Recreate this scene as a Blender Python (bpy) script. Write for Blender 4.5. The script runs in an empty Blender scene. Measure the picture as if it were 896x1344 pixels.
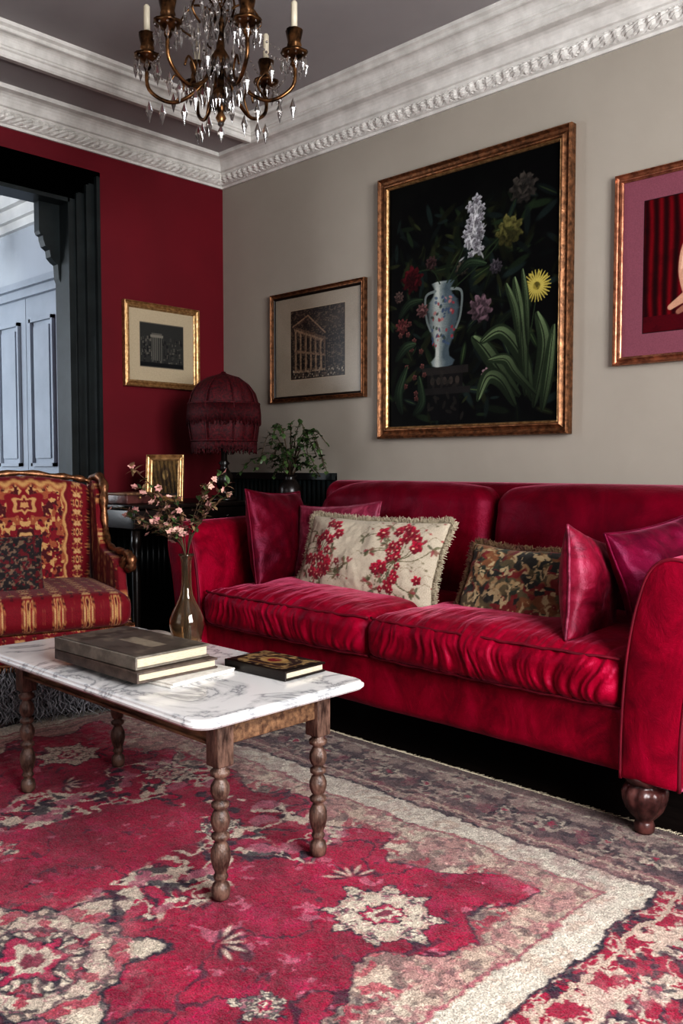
import bpy, bmesh, math, random
import numpy as np
from mathutils import Vector, Matrix, Euler
random.seed(7)
S=bpy.context.scene; COL=S.collection
pi=math.pi
def lin(c):
    if isinstance(c,(int,float)): return c
    return tuple(((x/255)/12.92 if x/255<=0.04045 else (((x/255)+0.055)/1.055)**2.4) for x in c[:3])
# ---------------------------------------------------------------- materials
class NT:
    def __init__(s,name):
        s.m=bpy.data.materials.new(name); s.m.use_nodes=True
        s.nt=s.m.node_tree; s.b=s.nt.nodes['Principled BSDF']
    def n(s,t,**k):
        x=s.nt.nodes.new(t)
        for a,v in k.items(): setattr(x,a,v)
        return x
    def l(s,a,b): s.nt.links.new(a,b)
    def set(s,**k):
        for a,v in k.items():
            nm=a.replace('_',' ')
            s.b.inputs[nm].default_value=v
    def co(s): 
        t=s.n('ShaderNodeTexCoord'); return t.outputs['Object']
    def noise(s,scale,detail=4,rough=.6,dist=0,vec=None,scl=None):
        x=s.n('ShaderNodeTexNoise'); x.inputs['Scale'].default_value=scale
        x.inputs['Detail'].default_value=detail; x.inputs['Roughness'].default_value=rough
        x.inputs['Distortion'].default_value=dist
        v=vec or s.co()
        if scl:
            mp=s.n('ShaderNodeMapping'); mp.inputs['Scale'].default_value=scl; s.l(v,mp.inputs[0]); v=mp.outputs[0]
        s.l(v,x.inputs['Vector']); return x.outputs['Fac']
    def ramp(s,fac,stops):
        r=s.n('ShaderNodeValToRGB'); e=r.color_ramp.elements
        while len(e)<len(stops): e.new(.5)
        for i,(p,c) in enumerate(stops):
            e[i].position=p; c=lin(c) if not isinstance(c,float) else (c,c,c); e[i].color=(*c,1)
        s.l(fac,r.inputs[0]); return r.outputs[0]
    def bump(s,h,strength=.3,dist=.01):
        b=s.n('ShaderNodeBump'); b.inputs['Strength'].default_value=strength; b.inputs['Distance'].default_value=dist
        s.l(h,b.inputs['Height']); s.l(b.outputs[0],s.b.inputs['Normal'])
def simple(name,c1,c2=None,rough=.6,metal=0,scale=6,bump=.1,bscale=60,scl=None,**k):
    m=NT(name); c2=c2 or tuple(x*.85 for x in c1)
    m.l(m.ramp(m.noise(scale,scl=scl),[(.35,c2),(.65,c1)]),m.b.inputs['Base Color'])
    m.set(Roughness=rough,Metallic=metal,**k)
    if bump: m.bump(m.noise(bscale,scl=scl),bump,.004)
    return m.m
def velvet(name,dark,mid,light,scale=9,sheen=.5,tint=(1,.26,.42),bump=.35,spec=.5):
    m=NT(name); f=m.noise(scale,6,.65,.8,scl=(1,1,.6))
    m.l(m.ramp(f,[(.32,dark),(.52,mid),(.74,light)]),m.b.inputs['Base Color'])
    m.set(Roughness=.42,Sheen_Weight=sheen,Sheen_Roughness=.28,Sheen_Tint=(*tint,1))
    m.b.inputs['Specular IOR Level'].default_value=spec
    try: m.b.inputs['Specular Tint'].default_value=(1,tint[1]*1.2,tint[2]*1.2,1)
    except Exception: pass
    h1=m.noise(14,6,.72,.8); h2=m.noise(260,2,.5)
    mx=m.n('ShaderNodeMath',operation='MULTIPLY_ADD'); m.l(h2,mx.inputs[0]); mx.inputs[1].default_value=.16; m.l(h1,mx.inputs[2])
    m.bump(mx.outputs[0],bump,.012); return m.m
def attr_mat(name,rough=.7,bump=.2,bscale=300,spec=.4,var=.25,sheen=0):
    m=NT(name); a=m.n('ShaderNodeAttribute',attribute_name='Col')
    mx=m.n('ShaderNodeMix',data_type='RGBA',blend_type='MULTIPLY'); mx.inputs['Factor'].default_value=1
    m.l(a.outputs['Color'],mx.inputs[6]); g=1-var
    r=m.ramp(m.noise(bscale,3),[(.3,(255*g,)*3),(.7,(255,)*3)]); m.l(r,mx.inputs[7])
    m.l(mx.outputs[2],m.b.inputs['Base Color']); m.set(Roughness=rough,Sheen_Weight=sheen)
    m.b.inputs['Specular IOR Level'].default_value=spec
    m.bump(m.noise(bscale,4),bump,.004); return m.m
M={}
M['grey']=simple('plaster_grey',(160,153,143),(154,147,137),rough=.9,scale=1.5,bump=.05,bscale=120)
M['red']=simple('plaster_red',(110,8,30),(100,6,26),rough=.7,scale=1.5,bump=.05,bscale=120)
M['ceil']=simple('ceiling_paint',(172,168,168),(162,158,158),rough=.95,scale=1.2,bump=.03)
M['cornice']=simple('cornice_plaster',(214,211,206),(194,191,186),rough=.75,scale=12,bump=.15,bscale=70)
M['darkgreen']=simple('dark_green_paint',(38,44,45),(28,33,34),rough=.35,scale=8,bump=.05)
M['black']=simple('black_wood',(36,27,24),(20,15,13),rough=.32,scale=10)
M['floor']=simple('dark_boards',(40,33,30),(20,16,14),rough=.4,scale=4,scl=(1,12,1),bump=.2)
M['wood']=simple('aged_walnut',(138,108,82),(74,52,40),rough=.48,scale=7,scl=(1.5,9,9),bump=.35,bscale=30)
M['legwood']=simple('turned_walnut',(122,98,86),(54,40,35),rough=.34,scale=16,scl=(4,4,1.2),bump=.6,bscale=50)
M['sofaleg']=simple('carved_walnut',(104,66,62),(42,24,24),rough=.30,scale=18,bump=.3)
M['gold']=simple('aged_gold',(156,114,84),(92,66,48),rough=.36,metal=.72,scale=45,bump=.4,bscale=90,scl=(1,1,1))
M['goldb']=simple('bright_gold',(204,172,130),(150,118,82),rough=.36,metal=.72,scale=50,bump=.4,bscale=120)
M['brass']=simple('dark_brass',(146,110,76),(50,38,30),rough=.3,metal=.9,scale=30,bump=.2)
M['copper']=simple('copper_gilt',(188,136,108),(128,88,70),rough=.32,metal=.72,scale=40,bump=.2)
M['velvet']=velvet('crimson_velvet',(96,0,27),(134,1,41),(164,6,58),sheen=.55)
M['velvetdk']=velvet('oxblood_velvet',(58,2,17),(84,3,27),(106,6,36),sheen=.35)
M['velvetshade']=velvet('crimson_velvet_shaded',(76,0,20),(98,0,29),(116,3,37),sheen=.3,scale=5,spec=.3)  # darker copy of the crimson velvet: shade on the sofa back put into colour
M['rose']=velvet('dusty_rose_velvet',(84,16,38),(126,42,66),(166,88,108),scale=22,tint=(1,.6,.7))
M['rosedk']=velvet('raspberry_velvet',(84,4,30),(128,18,50),(156,50,80),scale=14,tint=(1,.5,.6),sheen=.4)
M['magenta']=velvet('magenta_velvet',(62,0,26),(94,2,40),(128,12,62),tint=(1,.3,.5),sheen=.35,spec=.4)
M['piping']=simple('velvet_piping',(118,4,38),(90,2,28),rough=.7)
M['paper']=simple('book_pages',(204,194,174),(172,160,138),rough=.9,scale=80,scl=(1,1,20),bump=.4,bscale=10)
M['mag']=simple('magazine_paper',(222,218,210),(202,196,188),rough=.5,scale=60,bump=.1)
M['bookgrey']=simple('grey_linen_cover',(126,118,108),(96,90,82),rough=.55,scale=30)
M['bookdk']=simple('umber_cover',(100,86,78),(72,62,56),rough=.5,scale=30)
M['art']=attr_mat('oil_paint',rough=.6,bump=.1,bscale=200,var=.1,spec=.12)
M['print']=attr_mat('framed_print',rough=.35,bump=.0,bscale=200,var=.08,spec=.3)
M['fabric']=attr_mat('woven_fabric',rough=.7,bump=.4,bscale=450,var=.25,spec=.35,sheen=.1)
M['rugm']=attr_mat('wool_pile',rough=.95,bump=.9,bscale=260,var=.38,spec=.1,sheen=.15)
M['leaf']=simple('leaf_green',(90,112,68),(44,62,40),rough=.45,scale=20)
M['leafd']=simple('dried_leaf',(134,114,84),(104,68,60),rough=.8,scale=30)
M['petal']=simple('blossom_petal',(206,172,156),(150,96,100),rough=.8,scale=40)
M['stem']=simple('stem_brown',(86,66,44),(56,44,32),rough=.7)
M['candle']=simple('candle_wax',(232,222,200),rough=.5)
M['fur']=simple('grey_fleece',(176,176,180),(116,116,122),rough=1,scale=60,Sheen_Weight=.3)
M['beads']=simple('garnet_beads',(92,6,22),(38,1,9),rough=.6,scale=90,bump=.8,bscale=220)
M['paledoor']=simple('pale_blue_paint',(172,180,190),(162,170,180),rough=.4,scale=4)
M['palewall']=simple('pale_wall_paint',(188,194,200),(180,186,194),rough=.85,scale=2)
M['white']=simple('white_gloss',(226,226,224),(216,216,214),rough=.5)
m=NT('veined_marble'); f=m.noise(3.6,8,.62,1.4)
c=m.ramp(f,[(.42,(226,224,222)),(.47,(206,205,204)),(.497,(158,158,160)),(.52,(216,215,214)),(.7,(232,231,229))])
m.l(c,m.b.inputs['Base Color']); m.set(Roughness=.14); M['marble']=m.m
m=NT('smoked_glass'); m.l(m.ramp(m.noise(9,4),[(.3,(206,174,130)),(.7,(190,178,164))]),m.b.inputs['Base Color'])
m.set(Roughness=.05,IOR=1.45); m.b.inputs['Transmission Weight'].default_value=.95; M['glass']=m.m
m=NT('crystal'); m.set(Roughness=.04,IOR=1.5); m.b.inputs['Transmission Weight'].default_value=.92
m.l(m.ramp(m.noise(3),[(.3,(196,192,192)),(.7,(222,216,210))]),m.b.inputs['Base Color']); M['crystal']=m.m
# ---------------------------------------------------------------- mesh helpers
def rbox_data(size,r,n=(8,8,8),k=3):
    h=[s/2 for s in size]; r=min([r]+[x*.999 for x in h]); ax=[]
    for i in range(3):
        L=[(-(h[i]-r),-math.tan(pi/4*(1-j/k))) for j in range(k)]
        L+=[(-(h[i]-r)+2*(h[i]-r)*j/n[i],0.) for j in range(n[i]+1)]
        L+=[(h[i]-r,math.tan(pi/4*j/k)) for j in range(1,k+1)]
        ax.append(L)
    V=[];idx={};F=[]
    for w in range(3):
        a,b=(w+1)%3,(w+2)%3
        for sg in (-1,1):
            g=[]
            for pa,ea in ax[a]:
                row=[]
                for pb,eb in ax[b]:
                    e=[0,0,0];c=[0,0,0];e[a]=ea;e[b]=eb;e[w]=sg;c[a]=pa;c[b]=pb;c[w]=sg*(h[w]-r)
                    l=math.sqrt(e[0]**2+e[1]**2+e[2]**2)
                    p=tuple(c[q]+r*e[q]/l for q in range(3)); key=tuple(round(x,5) for x in p)
                    if key not in idx: idx[key]=len(V);V.append(p)
                    row.append(idx[key])
                g.append(row)
            for i in range(len(g)-1):
                for j in range(len(g[0])-1):
                    q=[g[i][j],g[i+1][j],g[i+1][j+1],g[i][j+1]]
                    if sg<0:q.reverse()
                    if len(set(q))==4:F.append(q)
    return np.array(V),F
class MB:
    def __init__(s): s.V=[];s.F=[];s.mi=[];s.sm=[]
    def add(s,V,F,mi=0,M4=None,sm=True):
        o=len(s.V)
        if M4 is not None: V=[tuple(M4@Vector(v)) for v in V]
        s.V+= [tuple(float(c) for c in v) for v in V]; s.F+=[tuple(i+o for i in f) for f in F]; s.mi+=[mi]*len(F); s.sm+=[sm]*len(F); return s
    def box(s,x0,x1,y0,y1,z0,z1,mi=0,M4=None):
        V=[(x,y,z) for x in(x0,x1) for y in(y0,y1) for z in(z0,z1)]
        F=[(0,1,3,2),(4,6,7,5),(0,4,5,1),(2,3,7,6),(0,2,6,4),(1,5,7,3)]
        return s.add(V,F,mi,M4,False)
    def rbox(s,c,size,r=.006,mi=0,M4=None,n=(1,1,1),k=2):
        V,F=rbox_data(size,r,n,k); return s.add(V+np.array(c),F,mi,M4,True)
    def lathe(s,prof,c=(0,0,0),seg=28,mi=0,M4=None,flute=None,cap=True):
        V=[];F=[]
        for r,z in prof:
            for i in range(seg):
                a=2*pi*i/seg; rr=r*(flute(a,z) if flute else 1)
                V.append((c[0]+rr*math.cos(a),c[1]+rr*math.sin(a),c[2]+z))
        for j in range(len(prof)-1):
            for i in range(seg):
                i2=(i+1)%seg; F.append((j*seg+i,j*seg+i2,(j+1)*seg+i2,(j+1)*seg+i))
        if cap: F.append(tuple(range(seg))[::-1]); F.append(tuple((len(prof)-1)*seg+i for i in range(seg)))
        return s.add(V,F,mi,M4)
    def tube(s,P,r,seg=6,mi=0,M4=None,closed=False):
        P=[Vector(p) for p in P];n=len(P)
        if n<2:return s
        T=[]
        for i in range(n):
            if closed:d=P[(i+1)%n]-P[i-1]
            else:d=P[min(i+1,n-1)]-P[max(i-1,0)]
            T.append(d.normalized() if d.length>1e-9 else Vector((0,0,1)))
        u=T[0].orthogonal().normalized();V=[];F=[]
        for i in range(n):
            u=(u-T[i]*u.dot(T[i])); u=u.normalized() if u.length>1e-6 else T[i].orthogonal().normalized()
            w=T[i].cross(u); rr=r(i/(n-1)) if callable(r) else r
            for j in range(seg):
                a=2*pi*j/seg; V.append(tuple(P[i]+u*rr*math.cos(a)+w*rr*math.sin(a)))
        for i in range(n if closed else n-1):
            i2=(i+1)%n
            for j in range(seg):
                j2=(j+1)%seg;F.append((i*seg+j,i*seg+j2,i2*seg+j2,i2*seg+j))
        if not closed: F.append(tuple(range(seg))[::-1]);F.append(tuple((n-1)*seg+j for j in range(seg)))
        return s.add(V,F,mi,M4)
    def octa(s,c,rx,rz,mi=0,seg=6):
        c=Vector(c);V=[tuple(c+Vector((0,0,rz*.55)))]+[tuple(c+Vector((rx*math.cos(2*pi*i/seg),rx*math.sin(2*pi*i/seg),-rz*.15))) for i in range(seg)]+[tuple(c+Vector((0,0,-rz)))]
        F=[(0,1+i,1+(i+1)%seg) for i in range(seg)]+[(seg+1,1+(i+1)%seg,1+i) for i in range(seg)]
        return s.add(V,F,mi,None,False)
    def ball(s,c,r,mi=0,seg=8,sz=1):
        pr=[(max(r*math.sin(pi*i/seg),1e-4),-r*sz*math.cos(pi*i/seg)) for i in range(seg+1)]
        return s.lathe(pr,c,seg,mi,cap=False)
    def leaf(s,p,d,L,w,mi=0,up=Vector((0,0,1)),fold=.2):
        p=Vector(p);d=Vector(d).normalized();sd=d.cross(up)
        sd=sd.normalized() if sd.length>1e-4 else Vector((1,0,0)); nn=sd.cross(d)
        V=[];F=[]
        for i,t in enumerate((0,.25,.5,.75,1)):
            ww=w/2*math.sin(pi*min(t*.92+.06,1))**.8; c=p+d*L*t-nn*L*.25*t*t
            V+=[tuple(c-sd*ww+nn*ww*fold),tuple(c),tuple(c+sd*ww+nn*ww*fold)]
        for i in range(4):
            a=i*3;F+=[(a,a+1,a+4,a+3),(a+1,a+2,a+5,a+4)]
        return s.add(V,F,mi)
    def build(s,name,mats,parent=None,loc=(0,0,0),rot=(0,0,0)):
        me=bpy.data.meshes.new(name);me.from_pydata(s.V,[],s.F)
        for m_ in (mats if isinstance(mats,(list,tuple)) else [mats]): me.materials.append(m_)
        me.polygons.foreach_set('material_index',s.mi);me.polygons.foreach_set('use_smooth',s.sm);me.update()
        o=bpy.data.objects.new(name,me);COL.objects.link(o);o.location=loc;o.rotation_euler=rot
        if parent:o.parent=parent
        return o
def setcol(me,C):
    ca=me.color_attributes.new('Col','FLOAT_COLOR','POINT')
    A=np.ones((len(me.vertices),4),dtype=np.float32);A[:,:3]=C
    ca.data.foreach_set('color',A.ravel())
def empty(name,loc=(0,0,0),rz=0):
    o=bpy.data.objects.new(name,None);o.empty_display_size=.1;COL.objects.link(o);o.location=loc;o.rotation_euler=(0,0,rz);return o
def soft(name,size,r,n,mat,parent,c,rot=(0,0,0),deform=None,colf=None,k=4):
    V,F=rbox_data(size,r,n,k);V0=V.copy()
    if deform is not None:V=deform(V)
    b=MB();b.add(V,F);o=b.build(name,mat,parent,c,rot)
    if colf is not None:setcol(o.data,colf(V0))
    return o
# ---------------------------------------------------------------- noise / canvas
rt=np.random.default_rng(3).random((256,256))
def vn(X,Y,seed=0):
    X=X+seed*17.3;Y=Y+seed*31.7;xi=np.floor(X).astype(int);yi=np.floor(Y).astype(int);fx=X-xi;fy=Y-yi
    fx=fx*fx*(3-2*fx);fy=fy*fy*(3-2*fy);g=lambda a,b:rt[a%256,b%256]
    return (g(xi,yi)*(1-fx)+g(xi+1,yi)*fx)*(1-fy)+(g(xi,yi+1)*(1-fx)+g(xi+1,yi+1)*fx)*fy
def fbm(X,Y,seed=0,o=4):
    s=0;a=.5;t=0
    for i in range(o): s=s+a*vn(X*2**i,Y*2**i,seed+i);t+=a;a*=.55
    return s/t
def ss(a,b,x): t=np.clip((x-a)/(b-a),0,1);return t*t*(3-2*t)
class Canvas:
    def __init__(s,x0,x1,y0,y1,nx,ny,bg):
        s.x0,s.x1,s.y0,s.y1,s.nx,s.ny=x0,x1,y0,y1,nx,ny
        s.X,s.Y=np.meshgrid(np.linspace(x0,x1,nx),np.linspace(y0,y1,ny));s.C=np.zeros((ny,nx,3));s.C[:]=lin(bg)
        s.px=(x1-x0)/nx
    def bl(s,m,col):
        c=np.array(lin(col)) if isinstance(col,tuple) else col
        s.C=s.C*(1-m[...,None])+c*m[...,None]
    def sub(s,cx,cy,R):
        i0=max(0,int((cx-R-s.x0)/(s.x1-s.x0)*(s.nx-1)));i1=min(s.nx,int((cx+R-s.x0)/(s.x1-s.x0)*(s.nx-1))+2)
        j0=max(0,int((cy-R-s.y0)/(s.y1-s.y0)*(s.ny-1)));j1=min(s.ny,int((cy+R-s.y0)/(s.y1-s.y0)*(s.ny-1))+2)
        return slice(j0,max(j1,j0)),slice(i0,max(i1,i0))
    def ell(s,cx,cy,rx,ry,ang,col,a=1,soft=.1):
        q=s.sub(cx,cy,max(rx,ry)*1.3);X=s.X[q]-cx;Y=s.Y[q]-cy
        if X.size==0:return
        c,n=math.cos(ang),math.sin(ang);d=np.sqrt(((X*c+Y*n)/rx)**2+((-X*n+Y*c)/ry)**2)
        m=(a*(1-ss(1-soft,1+soft,d)))[...,None];s.C[q]=s.C[q]*(1-m)+np.array(lin(col))*m
    def rect(s,x0,x1,y0,y1,col,a=1):
        m=((s.X>=x0)&(s.X<=x1)&(s.Y>=y0)&(s.Y<=y1))*a*1.0;s.bl(m,col)
    def stroke(s,P,w0,w1,col,a=1,belly=False,col2=None):
        n=len(P);pts=[]
        for i in range(n-1):
            L=math.dist(P[i],P[i+1]);k=max(2,int(L/s.px*1.2))
            for j in range(k):
                t=j/k;pts.append((P[i][0]*(1-t)+P[i+1][0]*t,P[i][1]*(1-t)+P[i+1][1]*t,(i+t)/(n-1)))
        for x,y,t in pts:
            w=w0+(w1-w0)*t
            if belly:w=max(w0,w1)*math.sin(pi*(t*.95+.03))**.7
            cc=col if not col2 else tuple(col[q]*(1-t)+col2[q]*t for q in range(3))
            s.ell(x,y,max(w,s.px*.7),max(w,s.px*.7),0,cc,a,.3)
    def leaf(s,P,w,col,hi):
        P=cr2(P);s.stroke(P,w,w,tuple(c*.45 for c in col),1,True,tuple(c*.8 for c in col))
        s.stroke([(x+w*.22,y+w*.15) for x,y in P],w*.5,w*.5,tuple(c*.6 for c in col),.9,True,hi)
        s.stroke(P,w*.1,w*.1,tuple(c*.35 for c in col),.6)
    def flower(s,cx,cy,r,n,co,ci,seed=0,rag=.25):
        q=s.sub(cx,cy,r*1.4);X=s.X[q]-cx;Y=s.Y[q]-cy
        if X.size==0:return
        d=np.hypot(X,Y);th=np.arctan2(Y,X)
        nz=vn(X/r*6,Y/r*6,seed);R=r*(1-rag+rag*np.abs(np.cos(n*th/2+seed)))*(.85+.3*nz)
        t=d/R;m=(1-ss(.9,1.05,t))[...,None];sh=(.45+.55*np.abs(np.cos(n*th/2+seed+t*4)))*(.5+.7*vn(X/r*9,Y/r*9,seed+5))*(.75+.45*(Y/r))
        t3=np.clip(t,0,1)[...,None];c=(np.array(lin(ci))*(1-t3)+np.array(lin(co))*t3)*np.clip(sh,0.06,1.5)[...,None]
        s.C[q]=s.C[q]*(1-m)+c*m
    def sample(s,x,y):
        i=np.clip(((x-s.x0)/(s.x1-s.x0)*(s.nx-1)).round().astype(int),0,s.nx-1);j=np.clip(((y-s.y0)/(s.y1-s.y0)*(s.ny-1)).round().astype(int),0,s.ny-1)
        return s.C[j,i]
def cr2(P,k=8):
    P=[tuple(p) for p in P];Q=[P[0]]+P+[P[-1]];out=[]
    for i in range(1,len(Q)-2):
        for j in range(k):
            t=j/k;out.append(tuple(.5*((2*Q[i][d])+(-Q[i-1][d]+Q[i+1][d])*t+(2*Q[i-1][d]-5*Q[i][d]+4*Q[i+1][d]-Q[i+2][d])*t*t+(-Q[i-1][d]+3*Q[i][d]-3*Q[i+1][d]+Q[i+2][d])*t**3) for d in range(len(P[0]))))
    out.append(P[-1]);return out
def gridmesh(name,V3,nx,ny,C,mat,parent=None):
    me=bpy.data.meshes.new(name);me.vertices.add(nx*ny);me.vertices.foreach_set('co',V3.reshape(-1).astype(np.float32))
    I=np.arange(nx*ny).reshape(ny,nx);F=np.stack([I[:-1,:-1],I[:-1,1:],I[1:,1:],I[1:,:-1]],-1).reshape(-1,4);n=len(F)
    me.loops.add(n*4);me.loops.foreach_set('vertex_index',F.ravel().astype(np.int32));me.polygons.add(n)
    me.polygons.foreach_set('loop_start',(np.arange(n)*4).astype(np.int32))
    try: me.polygons.foreach_set('loop_total',np.full(n,4,dtype=np.int32))
    except Exception: pass
    me.polygons.foreach_set('use_smooth',np.ones(n,dtype=bool));me.update(calc_edges=True);me.validate()
    me.materials.append(mat);o=bpy.data.objects.new(name,me);COL.objects.link(o)
    if C is not None:setcol(me,C.reshape(-1,3))
    if parent:o.parent=parent
    return o
# ================================================================ ROOM SHELL
RX,RY=5.3,-5.1
SZ,CZ=2.755,2.86
b=MB();b.box(-.12,RX,RY,0,-.1,0);b.build('floor',M['floor'])
b=MB();b.box(-.12,RX,0,.12,0,3.05);b.build('wall_grey',M['grey'])
DY0,DY1,DZ=-2.3,-.985,2.335
b=MB();b.box(-.1,0,DY1,0,0,3.05);b.box(-.1,0,DY0,DY1,DZ,3.05);b.box(-.1,0,RY,DY0,0,3.05);b.build('wall_red',M['red'])
W1=(-3.2,-1.3,.85,2.6)
b=MB();b.box(RX,RX+.15,RY,W1[0],0,3.05);b.box(RX,RX+.15,W1[1],.12,0,3.05);b.box(RX,RX+.15,W1[0],W1[1],0,W1[2]);b.box(RX,RX+.15,W1[0],W1[1],W1[3],3.05);b.build('wall_right',M['grey'])
W2=(.9,2.7,.6,2.5)  # opening for an added window, out of view, for soft fill
b=MB();b.box(-.1,W2[0],RY-.15,RY,0,3.05);b.box(W2[1],RX+.15,RY-.15,RY,0,3.05);b.box(W2[0],W2[1],RY-.15,RY,0,W2[2]);b.box(W2[0],W2[1],RY-.15,RY,W2[3],3.05);b.build('wall_back',M['grey'])
def window(name,w,h,loc,rz):
    b=MB();t=.07
    b.box(-w/2,w/2,-.04,.04,0,t);b.box(-w/2,w/2,-.04,.04,h-t,h)
    for x in(-w/2,-t/2,w/2-t): b.box(x,x+t,-.04,.04,t,h-t)
    b.box(-w/2,w/2,-.025,.025,h*.5-.02,h*.5+.02)
    return b.build(name,M['white'],None,loc,(0,0,rz))
window('window_1',W1[1]-W1[0],W1[3]-W1[2],(RX+.08,(W1[0]+W1[1])/2,W1[2]),pi/2)
window('added_fill_window',W2[1]-W2[0],W2[3]-W2[2],((W2[0]+W2[1])/2,RY-.08,W2[2]),0)  # added window frame, unseen, goes with the fill light
ox0,oy0,ox1,oy1=.40,.12,.35,.35
b=MB();z=SZ
b.box(0,ox0,RY,0,z,CZ+.05);b.box(ox0,RX,-oy0,0,z,CZ+.05);b.box(RX-ox1,RX,RY,-oy0,z,CZ+.05);b.box(ox0,RX-ox1,RY,RY+oy1,z,CZ+.05);b.build('ceiling_soffit',M['ceil'])
b=MB();b.box(ox0-.02,RX-ox1+.02,RY+oy1-.02,-oy0+.02,CZ,CZ+.1);b.build('ceiling',M['ceil'])
def crown(name,rect,prof,orn=None,mat=None,sides=(0,1,2,3)):
    x0,x1,y0,y1=rect;b=MB()
    for s in sides:
        L=(x1-x0) if s in(0,2) else (y1-y0);n=int(L/.0125) if (orn and s in(0,1)) else 2
        V=[];
        for i in range(n+1):
            t=i/n
            for j,(o,z) in enumerate(prof):
                if s==0:a=x0+o+(L-2*o)*t;p=[a,y1-o,z];q=a
                elif s==1:a=y1-o-(L-2*o)*t;p=[x0+o,a,z];q=a
                elif s==2:a=x0+o+(L-2*o)*t;p=[a,y0+o,z];q=a
                else:a=y1-o-(L-2*o)*t;p=[x1-o,a,z];q=a
                if orn and n>2:
                    d=orn(q,j,z)
                    if s==0:p[1]-=d
                    else:p[0]+=d
                V.append(tuple(p))
        m_=len(prof);F=[]
        for i in range(n):
            for j in range(m_-1):
                f=(i*m_+j,(i+1)*m_+j,(i+1)*m_+j+1,i*m_+j+1);F.append(f if s in(0,) else f[::-1])
        b.add(V,F,sm=False)
    return b.build(name,mat or M['cornice'])
pa=[(0,2.60),(.012,2.60),(.014,2.612),(.022,2.616)]
zs=[2.618+i*.0052 for i in range(9)];pa+=[(.024+.02*math.sin(i/8*pi/2),zz) for i,zz in enumerate(zs)]
pa+=[(.048,2.663),(.048,2.674),(.058,2.678)]+[(.06+.045*(1-math.cos(i/5*pi/2)),2.682+.05*math.sin(i/5*pi/2)) for i in range(6)]+[(.118,2.735),(.118,2.756)]
def orn(q,j,z):
    if 4<=j<=12:
        t=(j-4)/8;ph=(q/.045)%1
        e=max(0,1-((ph-.5)/.36)**2-((t-.5)/.5)**2);d=.35*max(0,1-(min(ph,1-ph)/.12)**2)*(1-t*.4)
        return .010*math.sqrt(e)+.010*d+.003*math.sin(q*330+z*500)
    return 0
crown('trim_cornice',(0,RX,RY,0),pa,orn)
pb=[(-.03,SZ-.002),(-.03,SZ-.016),(.0,SZ-.018),(.006,SZ-.01),(.006,SZ+.008),(.014,SZ+.013),(.014,SZ+.022)]+[(.018+.035*(1-math.cos(i/6*pi/2)),SZ+.025+.04*math.sin(i/6*pi/2)) for i in range(7)]+[(.058,SZ+.068),(.058,SZ+.082),(.072,SZ+.09),(.074,SZ+.106)]
crown('trim_tray',(ox0,RX-ox1,RY+oy1,-oy0),pb)
b=MB();b.box(0,RX,-.018,0,0,.2);b.box(0,RX,-.026,0,0,.03);b.build('baseboard_grey',M['cornice'])
b=MB();b.box(0,.018,DY1+.16,0,0,.2);b.box(0,.018,RY,DY0-.2,0,.2);b.build('baseboard_red',M['darkgreen'])
b=MB()
for i in range(22): y=-.045-i*.036; b.tube([(.018,y,.2),(.018,y,.74)],.014,8)
b.box(0.001,.012,-.83,-.03,.2,.76);b.box(0.001,.04,-.83,-.045,.74,.78)
b.build('trim_wainscot_red',M['darkgreen'])
b=MB()
for i in range(24): x=.06+i*.036; b.tube([(x,-.018,.2),(x,-.018,.93)],.014,8)
b.box(.045,.93,-.012,-.001,.2,.95);b.box(.045,.93,-.04,-.001,.93,.965)
b.build('trim_wainscot_grey',M['darkgreen'])
b=MB()
def casing(y0,y1,sg):
    for a,c,p in ((0,.028,.03),(.028,.04,.045),(.04,.08,.028),(.08,.094,.05),(.094,.13,.04),(.13,.15,.065)):
        ya,yb=(y0+a,y0+c) if sg>0 else (y0-c,y0-a)
        b.box(0,p,ya,yb,0,DZ+a)
        b.box(0,p,DY0-c,DY1+c,DZ+a,DZ+c)
casing(DY1,0,1);casing(DY0,0,-1)
b.box(-.11,.03,DY1-.008,DY1,0,DZ);b.box(-.11,.03,DY0,DY0+.008,0,DZ);b.box(-.11,.03,DY0,DY1,DZ-.02,DZ)
for y,sg in((DY1-.008,-1),(DY0+.008,1)):
    pr=[(0,2.32),(.11,2.32),(.11,2.17),(.104,2.155),(.09,2.15),(.088,2.13),(.078,2.10),(.055,2.085),(.05,2.05),(.03,2.03),(.012,2.02),(.008,1.95),(0,1.93)]
    V=[(xx,y+sg*o,z) for xx in(-.11,-.06) for o,z in pr];n=len(pr)
    F=[tuple(range(n)),tuple(range(2*n-1,n-1,-1))]+[(i,n+i,n+(i+1)%n,(i+1)%n) for i in range(n)];b.add(V,F,sm=False)
b.build('door_frame',M['darkgreen'])
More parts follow.
